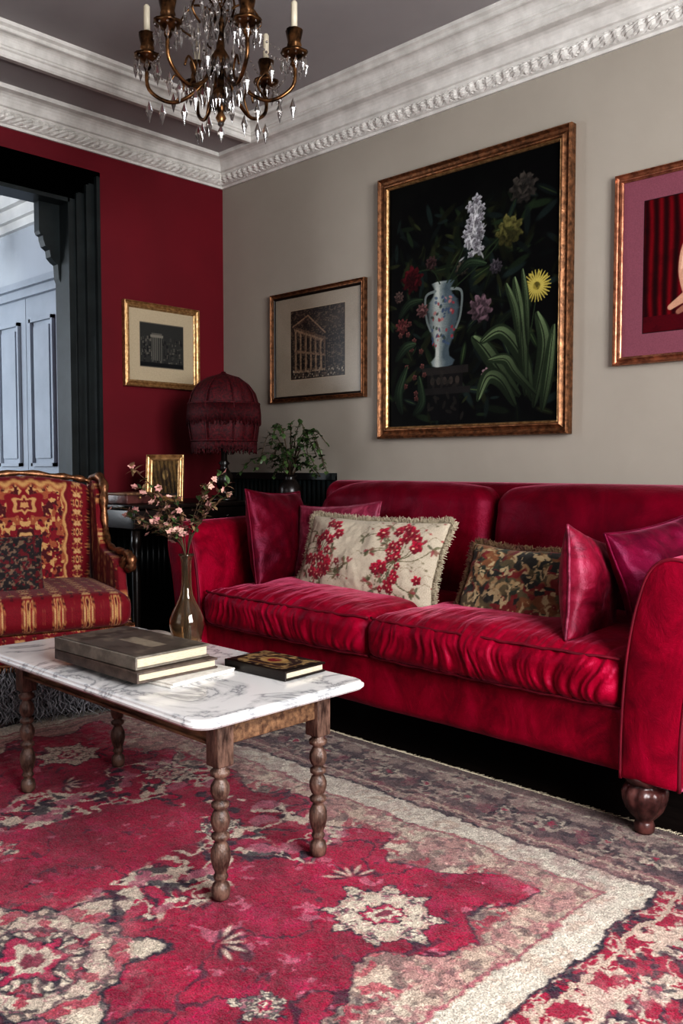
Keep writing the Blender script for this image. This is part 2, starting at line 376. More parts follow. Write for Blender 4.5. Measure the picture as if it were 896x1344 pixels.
# next room
b=MB();b.box(-4,-.12,-4.2,-.62,-.1,0);b.build('floor_hall',M['floor'])
b=MB();b.box(-4,-.1,-.6,-.5,0,2.9);b.build('wall_hall_side',M['palewall'])
b=MB();b.box(-4.1,-4,-4.2,-.5,0,2.9);b.build('wall_hall_end',M['palewall'])
b=MB();b.box(-4,-.1,-4.3,-4.2,0,2.9);b.build('wall_hall_far',M['palewall'])
b=MB();b.box(-4,-.1,-4.2,-.6,2.75,2.85);b.build('ceiling_hall',M['palewall'])
b=MB()
for o,z0,z1 in((.03,2.5,2.55),(.06,2.55,2.62),(.1,2.62,2.7),(.14,2.7,2.75)): b.box(-4,-.1,-.6-o,-.6,z0,z1);b.box(-4,-4+o,-4.2,-.6,z0,z1)
b.build('trim_hall',M['white'])
def leafdoor(b,x0,x1,y,z1):
    b.box(x0,x1,y-.03,y,0,z1)
    for za,zb in((.12,.85),(1.0,z1-.14)):
        xa,xb=x0+.07,x1-.07
        for e in((xa,xb,za,za+.02),(xa,xb,zb-.02,zb),(xa,xa+.02,za,zb),(xb-.02,xb,za,zb)): b.box(e[0],e[1],y-.05,y-.03,e[2],e[3])
        b.box(xa+.05,xb-.05,y-.045,y-.03,za+.05,zb-.05)
b=MB();x=-.70
for i in range(4): leafdoor(b,x-.44,x-.006,-.62,2.04);x-=.44
b.box(-2.55,-.60,-.68,-.6,2.04,2.09);b.box(-2.55,-.58,-.71,-.6,2.09,2.13);b.box(-.70,-.62,-.66,-.6,0,2.04);b.box(-2.55,-2.46,-.66,-.6,0,2.04)
b.build('door_1',M['paledoor'])
# ================================================================ RUG
rx0,rx1,ry0,ry1=.55,3.56,-3.7,-.93
nx,ny=900,830
cv=Canvas(rx0,rx1,ry0,ry1,nx,ny,(150,20,50));X,Y=cv.X,cv.Y
wx=X+(fbm(X*12,Y*12,3)-.5)*.05+(fbm(X*80,Y*80,23,2)-.5)*.016;wy=Y+(fbm(X*12,Y*12,9)-.5)*.05+(fbm(X*80,Y*80,29,2)-.5)*.016
dx=np.minimum(wx-rx0,rx1-wx);dy=np.minimum(wy-ry0,ry1-wy);d=np.minimum(dx,dy)
crim=(190,6,76);crimd=(134,2,52);cream=(236,222,202);navy=(38,34,58);pink=(206,120,142);taupe=(140,114,110);beige=(220,196,178)
cv.C[:]=lin(crim)
f=fbm(X*4,Y*4,2);cv.bl(ss(.45,.72,f)*.75,crimd);cv.bl(ss(.5,.8,fbm(X*18,Y*18,7))*.5,(208,34,104))
def nz(u,v,sc,seed,o=3): return fbm(u*sc+7,v*sc+3,seed,o)
def vines(mask,sc,seed,w,col,a=.9,u=None,v=None): u=wx if u is None else u;v=wy if v is None else v;cv.bl((1-ss(w*.5,w,np.abs(nz(u,v,sc,seed)-.5)))*mask*a,col)
def blobs(mask,sc,seed,t,col,a=.9,u=None,v=None): u=wx if u is None else u;v=wy if v is None else v;cv.bl(ss(t,t+.025,nz(u,v,sc,seed))*mask*a,col)
def ros(cx,cy,r,n,ph=0,big=False):
    D=np.hypot((wx-cx),(wy-cy)*1.1);T=np.arctan2(wy-cy,wx-cx)+ph*.1;k=D/(r*(.80+.13*np.cos(n*T)+.07*np.cos(2*n*T)))
    v_=np.abs(((T*n/(2*pi))%1)-.5)*2*pi/n*D
    g=1-ss(.94,.98,k);cv.bl(1-ss(1.0,1.04,k),navy);cv.bl(g,cream)
    sc=1.0 if big else 2.2
    blobs(g,13*sc,int(cx*31),.58,beige,.9,D,v_);vines(g,13*sc,int(cx*50),.04,navy,.85,D,v_);blobs(g,15*sc,int(cx*37),.64,crim,.85,D,v_);blobs(g,20*sc,int(cy*-31),.64,navy,.8,D,v_);vines(g,22*sc,int(cx*20),.03,pink,.6,D,v_)
    cv.bl(1-ss(.36,.39,k),navy);cv.bl(1-ss(.31,.35,k),(200,40,96));cv.bl((1-ss(.22,.25,k)),cream);cv.bl((1-ss(.11,.14,k)),(150,60,84))
fx_,fy_=np.abs(wx-2.055),np.abs(wy+2.315)
patch=ss(.55,.59,fbm(fx_*2.6,fy_*2.6,57,3))
vines(patch*0+1,3.5,21,.010,navy,.75,fx_,fy_)
vines(patch,7,23,.035,navy,.9,fx_,fy_);vines(patch,9,41,.035,cream,.9,fx_,fy_);blobs(patch,18,77,.60,cream,.9,fx_,fy_);blobs(patch,20,87,.63,navy,.85,fx_,fy_);blobs(patch,15,97,.64,pink,.8,fx_,fy_)
blobs(1-patch,22,31,.72,(236,150,172),.5,fx_,fy_);blobs(1-patch,24,33,.73,navy,.6,fx_,fy_)
for cx,cy,r,n in ((2.44,-2.42,.29,6),(1.70,-2.85,.30,6),(1.35,-2.2,.20,6)): ros(cx,cy,r,n,cx*9,True)
for cx,cy,r,n in ((2.83,-1.80,.145,8),(2.88,-2.20,.060,5),(2.2,-1.76,.07,7),(2.75,-2.85,.16,7),(1.35,-1.75,.13,7),(1.15,-2.9,.16,7),(2.84,-2.55,.09,7),(1.75,-1.62,.09,6),(1.9,-2.25,.06,6)): ros(cx,cy,r,n,cx*9)
for cx,cy,a in ((2.66,-2.12,.9),(2.66,-1.72,2.6),(2.98,-1.66,.4),(2.1,-2.55,-1),(1.6,-1.9,1)):
    for k in range(11):
        aa=a+(k-5)*.3;q_=.038+.01*math.sin(k*2.3);cv.ell(cx+q_*math.cos(aa),cy+q_*math.sin(aa),.022,.0055,aa,cream if k%2 else navy,.8,.5)
edge=.57+.05*np.cos(X*17)*np.cos(Y*19)+(fbm(fx_*5,fy_*5,33,5)-.5)*.26
band=1-ss(edge-.006,edge+.006,d);cv.bl((1-ss(edge+.006,edge+.016,d))*.85,navy);cv.bl(band,beige);cv.bl(band*ss(.4,.7,fbm(X*5,Y*5,19))*.7,cream)
side=((rx1-X)<(ry1-Y))*1.0;along=np.where(side>0,wy,wx);across=d
def fold(p,off=0): return np.abs((((along+off)/p)%1)-.5)*p
b1=fold(.42)
vines(band,13,15,.04,(176,90,110),.55,b1,across);blobs(band,17,61,.60,(200,146,144),.7,b1,across);blobs(band,22,71,.60,taupe,.75,b1,across);vines(band,16,17,.025,navy,.4,b1,across);blobs(band,26,73,.66,navy,.5,b1,across)
inner=band*ss(.50,.54,d);blobs(inner,20,95,.60,crim,.7,b1,across)
m_=ss(.335,.341,d)*(1-ss(.425,.431,d));cv.bl(m_,(240,230,214));blobs(m_,28,5,.62,beige,.7);cv.bl((ss(.431,.434,d)-ss(.440,.443,d))*.8,(180,90,110))
ob=1-ss(.325,.333,d);cv.bl(ss(.321,.324,d)*(1-ss(.336,.34,d)),navy)
cv.bl(ob*side,(176,8,68));cv.bl(ob*(1-side),(168,124,124))
g1=ob*side;g2=ob*(1-side);u3=fold(.30,.1)
vines(g1,14,101,.05,navy,.9,u3,across);vines(g1,18,103,.035,cream,.8,u3,across);blobs(g1,20,105,.63,cream,.8,u3,across);blobs(g1,23,107,.62,navy,.85,u3,across)
vines(g2,13,111,.07,(62,52,66),.85,u3,across);vines(g2,17,113,.045,cream,.7,u3,across);blobs(g2,18,115,.57,(80,64,76),.8,u3,across);blobs(g2,22,117,.60,(210,186,174),.8,u3,across);blobs(g2,14,119,.60,(150,44,82),.65,u3,across)
for off,rr,c1,c2 in((0,.055,cream,navy),(.15,.045,navy,cream)):
    u=((along+off)/.30)%1*.30-.15;D=np.hypot(u,across-.18);T=np.arctan2(across-.18,u);k=D/(rr*(.78+.22*np.cos(6*T)))
    cv.bl(ob*(1-ss(.95,1.03,k))*.8,c1);cv.bl(ob*(1-ss(.55,.6,k))*.8,c2);cv.bl(ob*(1-ss(.25,.3,k)),(190,46,92))
cv.bl(((d>.05)&(d<.060))*1.0,cream);cv.bl((d<.04)*1.0,taupe);cv.bl(((d>.285)&(d<.297))*1.0,beige)
# wear; colour also darkens towards the sofa
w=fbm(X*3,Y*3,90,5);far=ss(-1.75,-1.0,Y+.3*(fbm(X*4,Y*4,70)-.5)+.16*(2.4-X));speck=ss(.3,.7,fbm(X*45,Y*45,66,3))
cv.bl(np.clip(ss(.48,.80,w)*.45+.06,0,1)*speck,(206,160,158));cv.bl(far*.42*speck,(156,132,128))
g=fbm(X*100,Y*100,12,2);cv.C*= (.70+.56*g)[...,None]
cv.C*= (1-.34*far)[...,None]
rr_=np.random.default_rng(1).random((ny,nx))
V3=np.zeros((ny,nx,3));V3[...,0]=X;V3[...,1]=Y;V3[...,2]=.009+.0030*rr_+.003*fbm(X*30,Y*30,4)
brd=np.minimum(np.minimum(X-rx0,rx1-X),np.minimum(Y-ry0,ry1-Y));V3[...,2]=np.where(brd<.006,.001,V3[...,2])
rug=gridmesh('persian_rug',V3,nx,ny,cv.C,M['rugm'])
b=MB();R=random.Random(5)
for i in range(520):
    x=rx0+(rx1-rx0)*i/520
    for yy,sg in((ry1,1),(ry0,-1)): b.tube([(x,yy,.009),(x+R.uniform(-.006,.006),yy+sg*.015,.006),(x+R.uniform(-.01,.01),yy+sg*R.uniform(.02,.034),.003)],.002,3)
b.build('fringe',M['paper'],rug)
# ================================================================ SOFA
sofa=empty('sofa',(2.07,-.5,0.013))
HW=.925
soft('base',(2.08,.93,.2),.035,(70,20,10),M['velvet'],sofa,(0,-.03,.245),k=3,deform=lambda V:V+np.stack([0*V[:,0],(fbm(V[:,0]*5,V[:,2]*7,2,3)-.5)*.022*(V[:,1]<0),0*V[:,0]],-1))
soft('back_frame',(2.0,.2,.78),.07,(20,4,16),M['velvetshade'],sofa,(0,.34,.53),k=4)
def seatdef(sd):
    def f(V):
        x,y,z=V[:,0].copy(),V[:,1].copy(),V[:,2].copy();hw,hd=HW/2,.35
        crown=np.clip(1-(x/hw)**4,0,1)*np.clip(1-(y/hd)**4,0,1)
        top=np.clip(z/.075,-1,1);V=V.copy()
        V[:,2]+=crown*.028*np.clip(top,0,1)
        fr=ss(.22,.34,-y)
        rid=1-2*np.abs(fbm(x*30+.6*np.sin(z*30+x*7),z*3.5,sd,3)-.5)*1.6
        rid=rid*(.4+.9*vn(x*7,z*0,sd+2))
        V[:,1]-=fr*(.024*np.clip(1-(z/.075)**4,0,1)+rid*.017*(1-.6*np.abs(top)**3))
        V[:,2]+=(ss(.05,.3,-y)*(fbm(x*26,y*3,sd+4,4)-.5)*.018+(fbm(x*4+y*2,y*5,sd+8,3)-.5)*.020)*np.clip(top,0,1)
        V[:,1]+= np.where(y<0,((np.abs(x)/hw)**6)*.02,0)
        return V
    return f
for i,sx in enumerate((-HW/2,HW/2)):
    soft(f'seat_cushion_{i+1}',(HW-.003,.70,.155),.045,(190,60,16),M['velvet'],sofa,(sx,-.17,.40),deform=seatdef(i*3+2),k=4)
    for zz in(.466,.334):
        P=[]
        for t in np.linspace(-1,1,60):
            P.append((sx+HW/2*t*.985,-.17-.35-.007+.02*abs(t)**6+.002*math.sin(t*60),zz+.0015*math.sin(t*23)))
        b=MB();b.tube(P,.0048,6);b.build('piping',M['piping'],sofa)
def backdef(sd,sg):
    def f(V):
        x,y,z=V[:,0],V[:,1],V[:,2];V=V.copy();a=np.clip(1-(x/.485)**4,0,1)*np.clip(1-(z/.29)**4,0,1)
        V[:,1]-=np.where(y<0,a*.035,0);up=np.clip(z/.29,0,1)
        V[:,2]-=up*(.03*np.abs(x/.485)**3);o=np.clip(x*sg/.485,0,1);V[:,2]-=up*.075*o**5
        V[:,1]+=(fbm(x*4,z*5,sd,4)-.5)*.035*(y<0);return V
    return f
for i,sx in enumerate((-.445,.535)):
    soft(f'back_cushion_{i+1}',(.975,.2,.56),.085,(50,6,34),M['velvetshade'],sofa,(sx,.215,.643),(-.12,0,0),deform=backdef(i*5+1,-1 if i==0 else 1),k=5)
ap=[(.0,.145),(.0,.25),(.004,.36),(.014,.48),(.030,.58),(.048,.65),(.066,.70),(.092,.735),(.130,.75),(.175,.745),(.212,.715),(.228,.67),(.224,.62),(.208,.565),(.188,.47),(.172,.36),(.165,.25),(.165,.145)]
AP=cr2(ap,4);cxA=sum(p[0] for p in AP)/len(AP);czA=sum(p[1] for p in AP)/len(AP)
for i,sg in enumerate((-1,1)):
    b=MB();Yf,Yb=-.535,.30
    ys=[(Yf,.14),(Yf+.004,.06),(Yf+.014,.02),(Yf+.03,.0)]+[(Yf+.03+(Yb-Yf-.03)*t,0) for t in np.linspace(.03,1,30)]
    V=[];m_=len(AP)
    for y,ins in ys:
        for j,(o,z) in enumerate(AP):
            oo=o+(cxA-o)*ins;z2=z+(czA-z)*ins*.35+ (0 if z<.5 else (y-Yf)*.03)
            w=(float(fbm(np.array(y*7),np.array(j*.22),i,3))-.5)*.020*(1 if ins==0 else 0)
            V.append((sg*(HW+.004+oo+w),y,z2))
    F=[]
    for r_ in range(len(ys)-1):
        for j in range(m_):
            j2=(j+1)%m_;f=(r_*m_+j,(r_+1)*m_+j,(r_+1)*m_+j2,r_*m_+j2);F.append(f if sg<0 else f[::-1])
    F.append(tuple(range(m_)) if sg<0 else tuple(range(m_))[::-1]);F.append(tuple((len(ys)-1)*m_+j for j in range(m_)))
    b.add(V,F);b.build(f'arm_{i+1}',M['velvet'],sofa)
    b=MB();b.tube([(sg*(HW+.004+o+(cxA-o)*.03),Yf+.006,z+(czA-z)*.01) for o,z in AP],.0055,6);b.build('arm_piping',M['piping'],sofa)
lp=[(.022,0),(.026,.004),(.028,.02),(.024,.03),(.022,.034),(.03,.045),(.045,.065),(.054,.09),(.056,.112),(.048,.128),(.034,.134),(.052,.139),(.054,.150),(.052,.162)]
fl=lambda a,z: 1+(.12*abs(math.cos(5*a)) if .036<z<.13 else 0)
for i,(x,y) in enumerate(((-.99,-.475),(.98,-.48),(-.93,.35),(.93,.35))):
    b=MB();b.lathe(lp,(0,0,0),60,flute=fl);b.build(f'leg_{i+1}',M['sofaleg'],sofa,(x,y,0 if y<0 else -.012))
def pillow(name,w,h,t,center,wax,tilt,mat,roll=0,n=44,colf=None,pipe=None,fringe=None,sd=0,wr=.018,pinch=.07):
    us=np.linspace(-1,1,n);us=np.sign(us)*(1-(1-np.abs(us))**1.3);U,Vv=np.meshgrid(us,us)
    Xp=w/2*U*(1-pinch*(1-Vv**2));Yp=h/2*Vv*(1-pinch*(1-U**2))
    e=np.clip((1-U**2)*(1-Vv**2),0,1)**.42
    nz_=(fbm(Xp*9+sd,Yp*9,sd,4)-.5)*wr*2*np.clip(e*1.6,0,1)+ (fbm(np.arctan2(Vv,U)*3,np.hypot(U,Vv)*1.2,sd+3,2)-.5)*wr*1.2*(1-e)*(np.maximum(abs(U),abs(Vv))<.99)
    ed=(fbm(Xp*12,Yp*12,sd+9,2)-.5)*.012
    A=np.stack([Xp,Yp,t/2*e+nz_+ed],-1);B=np.stack([Xp,Yp,-t/2*e+ed],-1)
    I=np.arange(n*n).reshape(n,n);J=I+n*n;F=[]
    for i in range(n-1):
        for j in range(n-1):
            F.append((I[i,j],I[i,j+1],I[i+1,j+1],I[i+1,j]));F.append((J[i,j],J[i+1,j],J[i+1,j+1],J[i,j+1]))
    bm_=MB();bm_.add(np.concatenate([A.reshape(-1,3),B.reshape(-1,3)]),[tuple(int(q) for q in f) for f in F])
    wv_=Vector((wax[0],wax[1],0)).normalized();nh=Vector((wv_.y,-wv_.x,0))
    up=Vector((0,0,math.cos(tilt)))-nh*math.sin(tilt);nn=wv_.cross(up)
    Rm=Matrix((wv_,up,nn)).transposed().to_4x4();Rm=Matrix.Translation(center)@Rm@Matrix.Rotation(roll,4,'Z')
    o=bm_.build(name,mat)
    if colf is not None:
        setcol(o.data,np.concatenate([colf(Xp,Yp).reshape(-1,3)]*2))
    bmx=bmesh.new();bmx.from_mesh(o.data);bmesh.ops.remove_doubles(bmx,verts=bmx.verts,dist=.0002);bmx.to_mesh(o.data);bmx.free()
    o.matrix_world=Rm
    bd=[A[0,j] for j in range(n)]+[A[i,-1] for i in range(1,n)]+[A[-1,j] for j in range(n-2,-1,-1)]+[A[i,0] for i in range(n-2,0,-1)]
    if pipe: p=MB();p.tube(bd,.005,6,closed=True);p.build('piping',pipe,o)
    if fringe:
        p=MB();R=random.Random(sd)
        for q in bd:
            for k in range(9):
                v=Vector(q)
                if abs(v.x)/w>abs(v.y)/h: dd=Vector((math.copysign(1,v.x),R.uniform(-.5,.5),0))
                else: dd=Vector((R.uniform(-.5,.5),math.copysign(1,v.y),0))
                v=v+Vector((R.uniform(-.006,.006),R.uniform(-.006,.006),R.uniform(-.004,.004)))
                L=R.uniform(.010,.024);p.tube([v,v+dd*L*.6+Vector((0,0,R.uniform(-.006,.006))),v+dd*L+Vector((R.uniform(-.006,.006),0,R.uniform(-.01,.01)))],.0012,3)
        p.build('fringe',fringe,o)
    return o
fc=Canvas(-.4,.4,-.22,.22,460,250,(210,198,178));R=random.Random(11)
for (cx,cy) in((-.22,.0),(.19,.0)):
    for k in range(22):
        a=R.uniform(0,2*pi);r=R.uniform(.02,.14);x0,y0=cx+r*.75*math.cos(a),cy+r*1.1*math.sin(a);x1,y1=cx+(r+.05)*math.cos(a+.4),cy+(r+.05)*1.1*math.sin(a+.3)
        fc.stroke(cr2([(cx,cy),(x0,y0),(x1,y1)]),.0022,.0015,(110,104,74),.8)
        for q in range(5): aa=R.uniform(0,6.3);fc.ell(x1+.014*math.cos(aa),y1+.014*math.sin(aa),.013,.005,aa,R.choice([(112,110,78),(140,100,84),(90,92,68),(160,64,76)]),.85,.2)
    for k in range(34):
        x,y=cx+R.gauss(0,.050),cy+R.gauss(0,.078);fc.flower(x,y,R.uniform(.014,.030),5,(226,44,88),(180,12,52),k,.4);fc.ell(x,y,.004,.004,0,(226,190,164))
for k in range(40):
    x,y=R.uniform(-.37,.37),R.uniform(-.18,.18)
    fc.stroke(cr2([(x,y),(x+.02,y+.02),(x+.045,y+.01)]),.0012,.001,(130,112,88),.55);fc.ell(x+.045,y+.01,.006,.004,0,R.choice([(180,46,66),(120,112,84),(160,94,94)]),.7)
pillow('floral_pillow',.74,.355,.15,(1.735,-.645,.620),(1,.0),.36,M['fabric'],n=150,colf=lambda x,y:fc.sample(x,y),fringe=M['paper'],sd=2,wr=.014)
pillow('velvet_pillow',.42,.42,.14,(1.215,-.66,.685),(-.25,.97),.16,M['velvetdk'],pipe=M['velvetdk'],sd=4,roll=-.05)
pillow('rose_velvet_pillow',.43,.38,.13,(1.455,-.545,.652),(.97,.12),.25,M['rose'],pipe=M['rose'],sd=6,roll=.07)
def mossy(x,y):
    xx=x+(fbm(x*40,y*40,3,2)-.5)*.03;yy=y+(fbm(x*40,y*40,8,2)-.5)*.03
    C=np.zeros(x.shape+(3,));C[:]=lin((104,92,68))
    for m_,c in((ss(.5,.56,fbm(xx*14,yy*14,2,4)),(138,92,62)),(ss(.56,.62,fbm(xx*30,yy*30,8,3)),(60,66,54)),(ss(.58,.64,fbm(xx*36,yy*36,33,3)),(172,146,110)),(ss(.58,.62,fbm(xx*30,yy*30,53,2)),(128,46,46)),(ss(.64,.68,fbm(xx*30,yy*30,63,2)),(50,48,44)),(ss(.66,.7,fbm(xx*60,yy*60,73,2)),(190,170,134))):
        C=C*(1-m_[...,None])+np.array(lin(c))*m_[...,None]
    return C
pillow('tapestry_pillow',.44,.30,.14,(2.45,-.67,.58),(1,.06),.50,M['fabric'],n=130,colf=mossy,fringe=M['leafd'],sd=8,roll=-.03,wr=.026)
pillow('crimson_pillow',.34,.34,.14,(2.765,-.765,.620),(-.1,.99),.1,M['rosedk'],pipe=M['rose'],sd=10,roll=-.25,wr=.02)
pillow('magenta_pillow',.48,.42,.16,(2.93,-.55,.625),(.2,.98),.30,M['magenta'],pipe=M['magenta'],sd=12,roll=.12,wr=.03)
# ================================================================ COFFEE TABLE
ct=empty('coffee_table',(2.05,-1.85,0.015));TW,TD=1.10,.54
def rrect(w,h,r,n=8):
    P=[]
    for cx,cy,a0 in((w/2-r,h/2-r,0),(-w/2+r,h/2-r,pi/2),(-w/2+r,-h/2+r,pi),(w/2-r,-h/2+r,1.5*pi)):
        for i in range(n+1):a=a0+pi/2*i/n;P.append((cx+r*math.cos(a),cy+r*math.sin(a)))
    return P
b=MB();V=[];pr=[(-.02,.421),(-.006,.423),(0,.429),(.0,.434),(-.006,.437),(-.008,.441),(-.014,.4435),(-.02,.444)];n=36
for o,z in pr: V+=[(x,y,z) for x,y in rrect(TW+2*o,TD+2*o,.05+o)]
F=[(j*n+i,j*n+(i+1)%n,(j+1)*n+(i+1)%n,(j+1)*n+i) for j in range(len(pr)-1) for i in range(n)]
F.append(tuple(range(n))[::-1]);F.append(tuple((len(pr)-1)*n+i for i in range(n)));b.add(V,F,sm=False)
b.build('marble_top',M['marble'],ct)
lx,ly=.47,.155
b=MB()
for sg in(-1,1):
    b.rbox((0,sg*ly,.388),(2*lx,.022,.066),.003);b.rbox((sg*lx,0,.388),(.022,2*ly,.066),.003)
    b.rbox((0,sg*(ly+.006),.358),(2*lx,.024,.008),.003)
b.build('apron',M['wood'],ct)
cl=[(.016,0),(.021,.004),(.024,.02),(.021,.034),(.013,.042),(.017,.048),(.019,.053),(.015,.06),(.0155,.065),(.021,.078),(.0255,.098),(.024,.115),(.016,.13),(.013,.136),(.022,.142),(.023,.15),(.013,.157),(.019,.163),(.024,.178),(.024,.19),(.018,.203),(.013,.209),(.022,.215),(.022,.223),(.013,.229),(.019,.236),(.0245,.25),(.023,.265),(.015,.277),(.013,.282),(.024,.288),(.025,.297),(.017,.303),(.02,.31)]
cl=[(r*.92,z) for r,z in cl]
for i,(sx,sy) in enumerate(((1,-1),(1,1),(-1,-1),(-1,1))):
    b=MB();b.lathe(cl,(0,0,0),20);b.rbox((0,0,.365),(.046,.046,.11),.004);b.build(f'leg_{i+1}',M['legwood'],ct,(sx*lx,sy*ly,0))
TT=.4595
def book(name,w,d,t,loc,rz,cover,art=None):
    e=empty(name,loc,rz);b=MB();b.rbox((0,0,.003),(w,d,.005),.002);b.rbox((0,0,t-.003),(w,d,.005),.002);b.rbox((0,-d/2+.003,t/2),(w,.006,t-.002),.0025)
    b.build('cover',cover,e);b=MB();b.rbox((0,.002,t/2),(w-.012,d-.014,t-.011),.001);b.build('pages',M['paper'],e)
    return e
def bookart(e,w,d,t,fn,nx=90,ny=70):
    c=Canvas(-w/2,w/2,-d/2,d/2,nx,ny,(40,34,32));fn(c);V3=np.stack([c.X,c.Y,np.full(c.X.shape,t+.0006)],-1);gridmesh('cover_art',V3,nx,ny,c.C,M['print'],e)
b=MB();b.rbox((0,0,.003),(.30,.22,.006),.002);b.rbox((.004,.004,.0085),(.295,.215,.005),.002);b.build('white_magazine',M['mag'],None,(2.15,-1.90,TT),(0,0,.12))
e=book('art_book',.41,.245,.028,(2.055,-1.93,TT+.0115),0.0,M['bookdk'])
e=book('art_book',.385,.23,.034,(2.045,-1.935,TT+.040),.03,M['bookgrey'])
def a1(c):
    c.C[:]=lin((92,86,80));c.rect(-.03,.12,-.02,.03,(170,160,142),.7);c.rect(-.14,-.08,-.1,.1,(70,64,60),.8);c.bl(ss(.5,.7,fbm(c.X*30,c.Y*30,3))*.5,(140,130,116));c.bl(ss(.55,.7,fbm(c.X*14,c.Y*14,8))*.6,(54,50,48))
bookart(e,.37,.215,.034,a1)
e=book('small_book',.23,.15,.026,(2.345,-1.685,TT),.05,M['black'])
def a2(c):
    c.C[:]=lin((44,36,34));c.rect(-.09,.09,-.05,.05,(120,94,60));c.rect(-.082,.082,-.043,.043,(60,46,42));c.ell(0,0,.045,.03,0,(160,130,84));c.ell(0,0,.02,.018,0,(120,40,44));c.bl(ss(.52,.62,fbm(c.X*60,c.Y*60,3))*.7,(176,150,106))
bookart(e,.21,.135,.026,a2)
b=MB()
for sg in(-1,1):
    nn=10;V=[];
    for i in range(nn+1):
        t=i/nn;x=sg*.13*t;z=.002+.012*math.sin(pi*min(1,t*1.0))**.7*(1-t*.6)
        V+=[(x,-.06,z),(x,.06,z),(x,-.06,0),(x,.06,0)]
    F=[]
    for i in range(nn): a=i*4;F+=[(a,a+4,a+5,a+1),(a+2,a+6,a+4,a),(a+1,a+5,a+7,a+3)]
    a=nn*4;F.append((a,a+2,a+3,a+1));b.add(V,F)
b.build('open_magazine',M['mag'],None,(1.77,-1.66,TT),(0,0,.1))
vs=empty('dried_flower_vase',(1.975,-1.70,TT))
vp=[(.030,0),(.034,.003),(.038,.02),(.046,.05),(.0515,.075),(.050,.095),(.040,.12),(.027,.145),(.019,.165),(.0155,.19),(.0145,.23),(.0155,.262),(.020,.278),(.0235,.284)]
inn=[(r-.003,z+(.004 if z<.01 else 0)) for r,z in vp[::-1]]
b=MB();b.lathe(vp+inn,(0,0,0),40);b.build('glass_body',M['glass'],vs)
b=MB();R=random.Random(21)
for k in range(15):
    a=R.uniform(0,2*pi);sp=R.uniform(.05,.19);zt=R.uniform(.38,.55)
    if k<3: a=3.3+k*.25;sp=.2;zt=.36+.03*k
    P=cr2([(R.uniform(-.01,.01),R.uniform(-.01,.01),.02),(0.004*math.cos(a),.004*math.sin(a),.28),(sp*.45*math.cos(a),sp*.45*math.sin(a),.28+(zt-.28)*.65),(sp*math.cos(a),sp*math.sin(a),zt)],6)
    b.tube(P,lambda t:.0022*(1-t*.6),5,0)
    for i in range(9,len(P)):
        for q in range(3):
            d=Vector((R.uniform(-1,1),R.uniform(-1,1),R.uniform(-.2,1)));L=R.uniform(.016,.032)
            b.leaf(P[i],d,L,L*.5,R.choice([1,1,3]))
        if R.random()<.5:
            p=Vector(P[i])+Vector((R.uniform(-.02,.02),R.uniform(-.02,.02),R.uniform(-.01,.015)));b.tube([P[i],p],.001,3,0)
            ax=Vector((R.uniform(-1,1),R.uniform(-1,1),R.uniform(.0,1))).normalized();u=ax.orthogonal().normalized();v=ax.cross(u)
            for q in range(6):
                aa=2*pi*q/6;b.leaf(p,u*math.cos(aa)+v*math.sin(aa)+ax*.7,R.uniform(.009,.014),.009,2,ax)
b.build('dried_stems',[M['stem'],M['leafd'],M['petal'],M['leaf']],vs)
# ================================================================ ARMCHAIR
ac=empty('armchair',(.653,-1.513,0.01),math.atan2(-.957,-.29))
GO=(182,128,84)
def damask(V,ax=(0,2),s=1):
    x=V[:,ax[0]];y=V[:,ax[1]]
    C=np.zeros((len(V),3));C[:]=lin(GO)
    def bl(m_,c):
        nonlocal C;C=C*(1-m_[:,None])+np.array(lin(c))*m_[:,None]
    x=x+(fbm(x*50,y*50,5,2)-.5)*.006
    st=(x/.11)%1;fs=np.abs(st-.5)*.11;fy=np.abs(((y/.12)%1)-.5)*.12
    rs=ss(.14,.18,st)*(1-ss(.82,.86,st));bl(rs,(132,8,34))
    n1=fbm(fs*70+9,fy*70+4,3,2);bl(ss(.57,.61,n1)*rs,(192,138,90));n2=fbm(fs*85+2,fy*85+14,13,2);bl(ss(.58,.62,n2)*rs,(84,10,26))
    n3=fbm(fs*90+3,fy*90,9,2);bl(ss(.50,.54,n3)*(1-rs),(132,20,38));bl(ss(.60,.64,1-n3)*(1-rs)*.7,(222,186,136))
    u=np.minimum(st,1-st)*.11;k=np.sqrt((u/.012)**2+(fy/.028)**2);bl(1-ss(.95,1.05,k),(146,12,38));bl(1-ss(.6,.7,k),(208,166,112));bl(1-ss(.3,.4,k),(104,14,30))
    return C
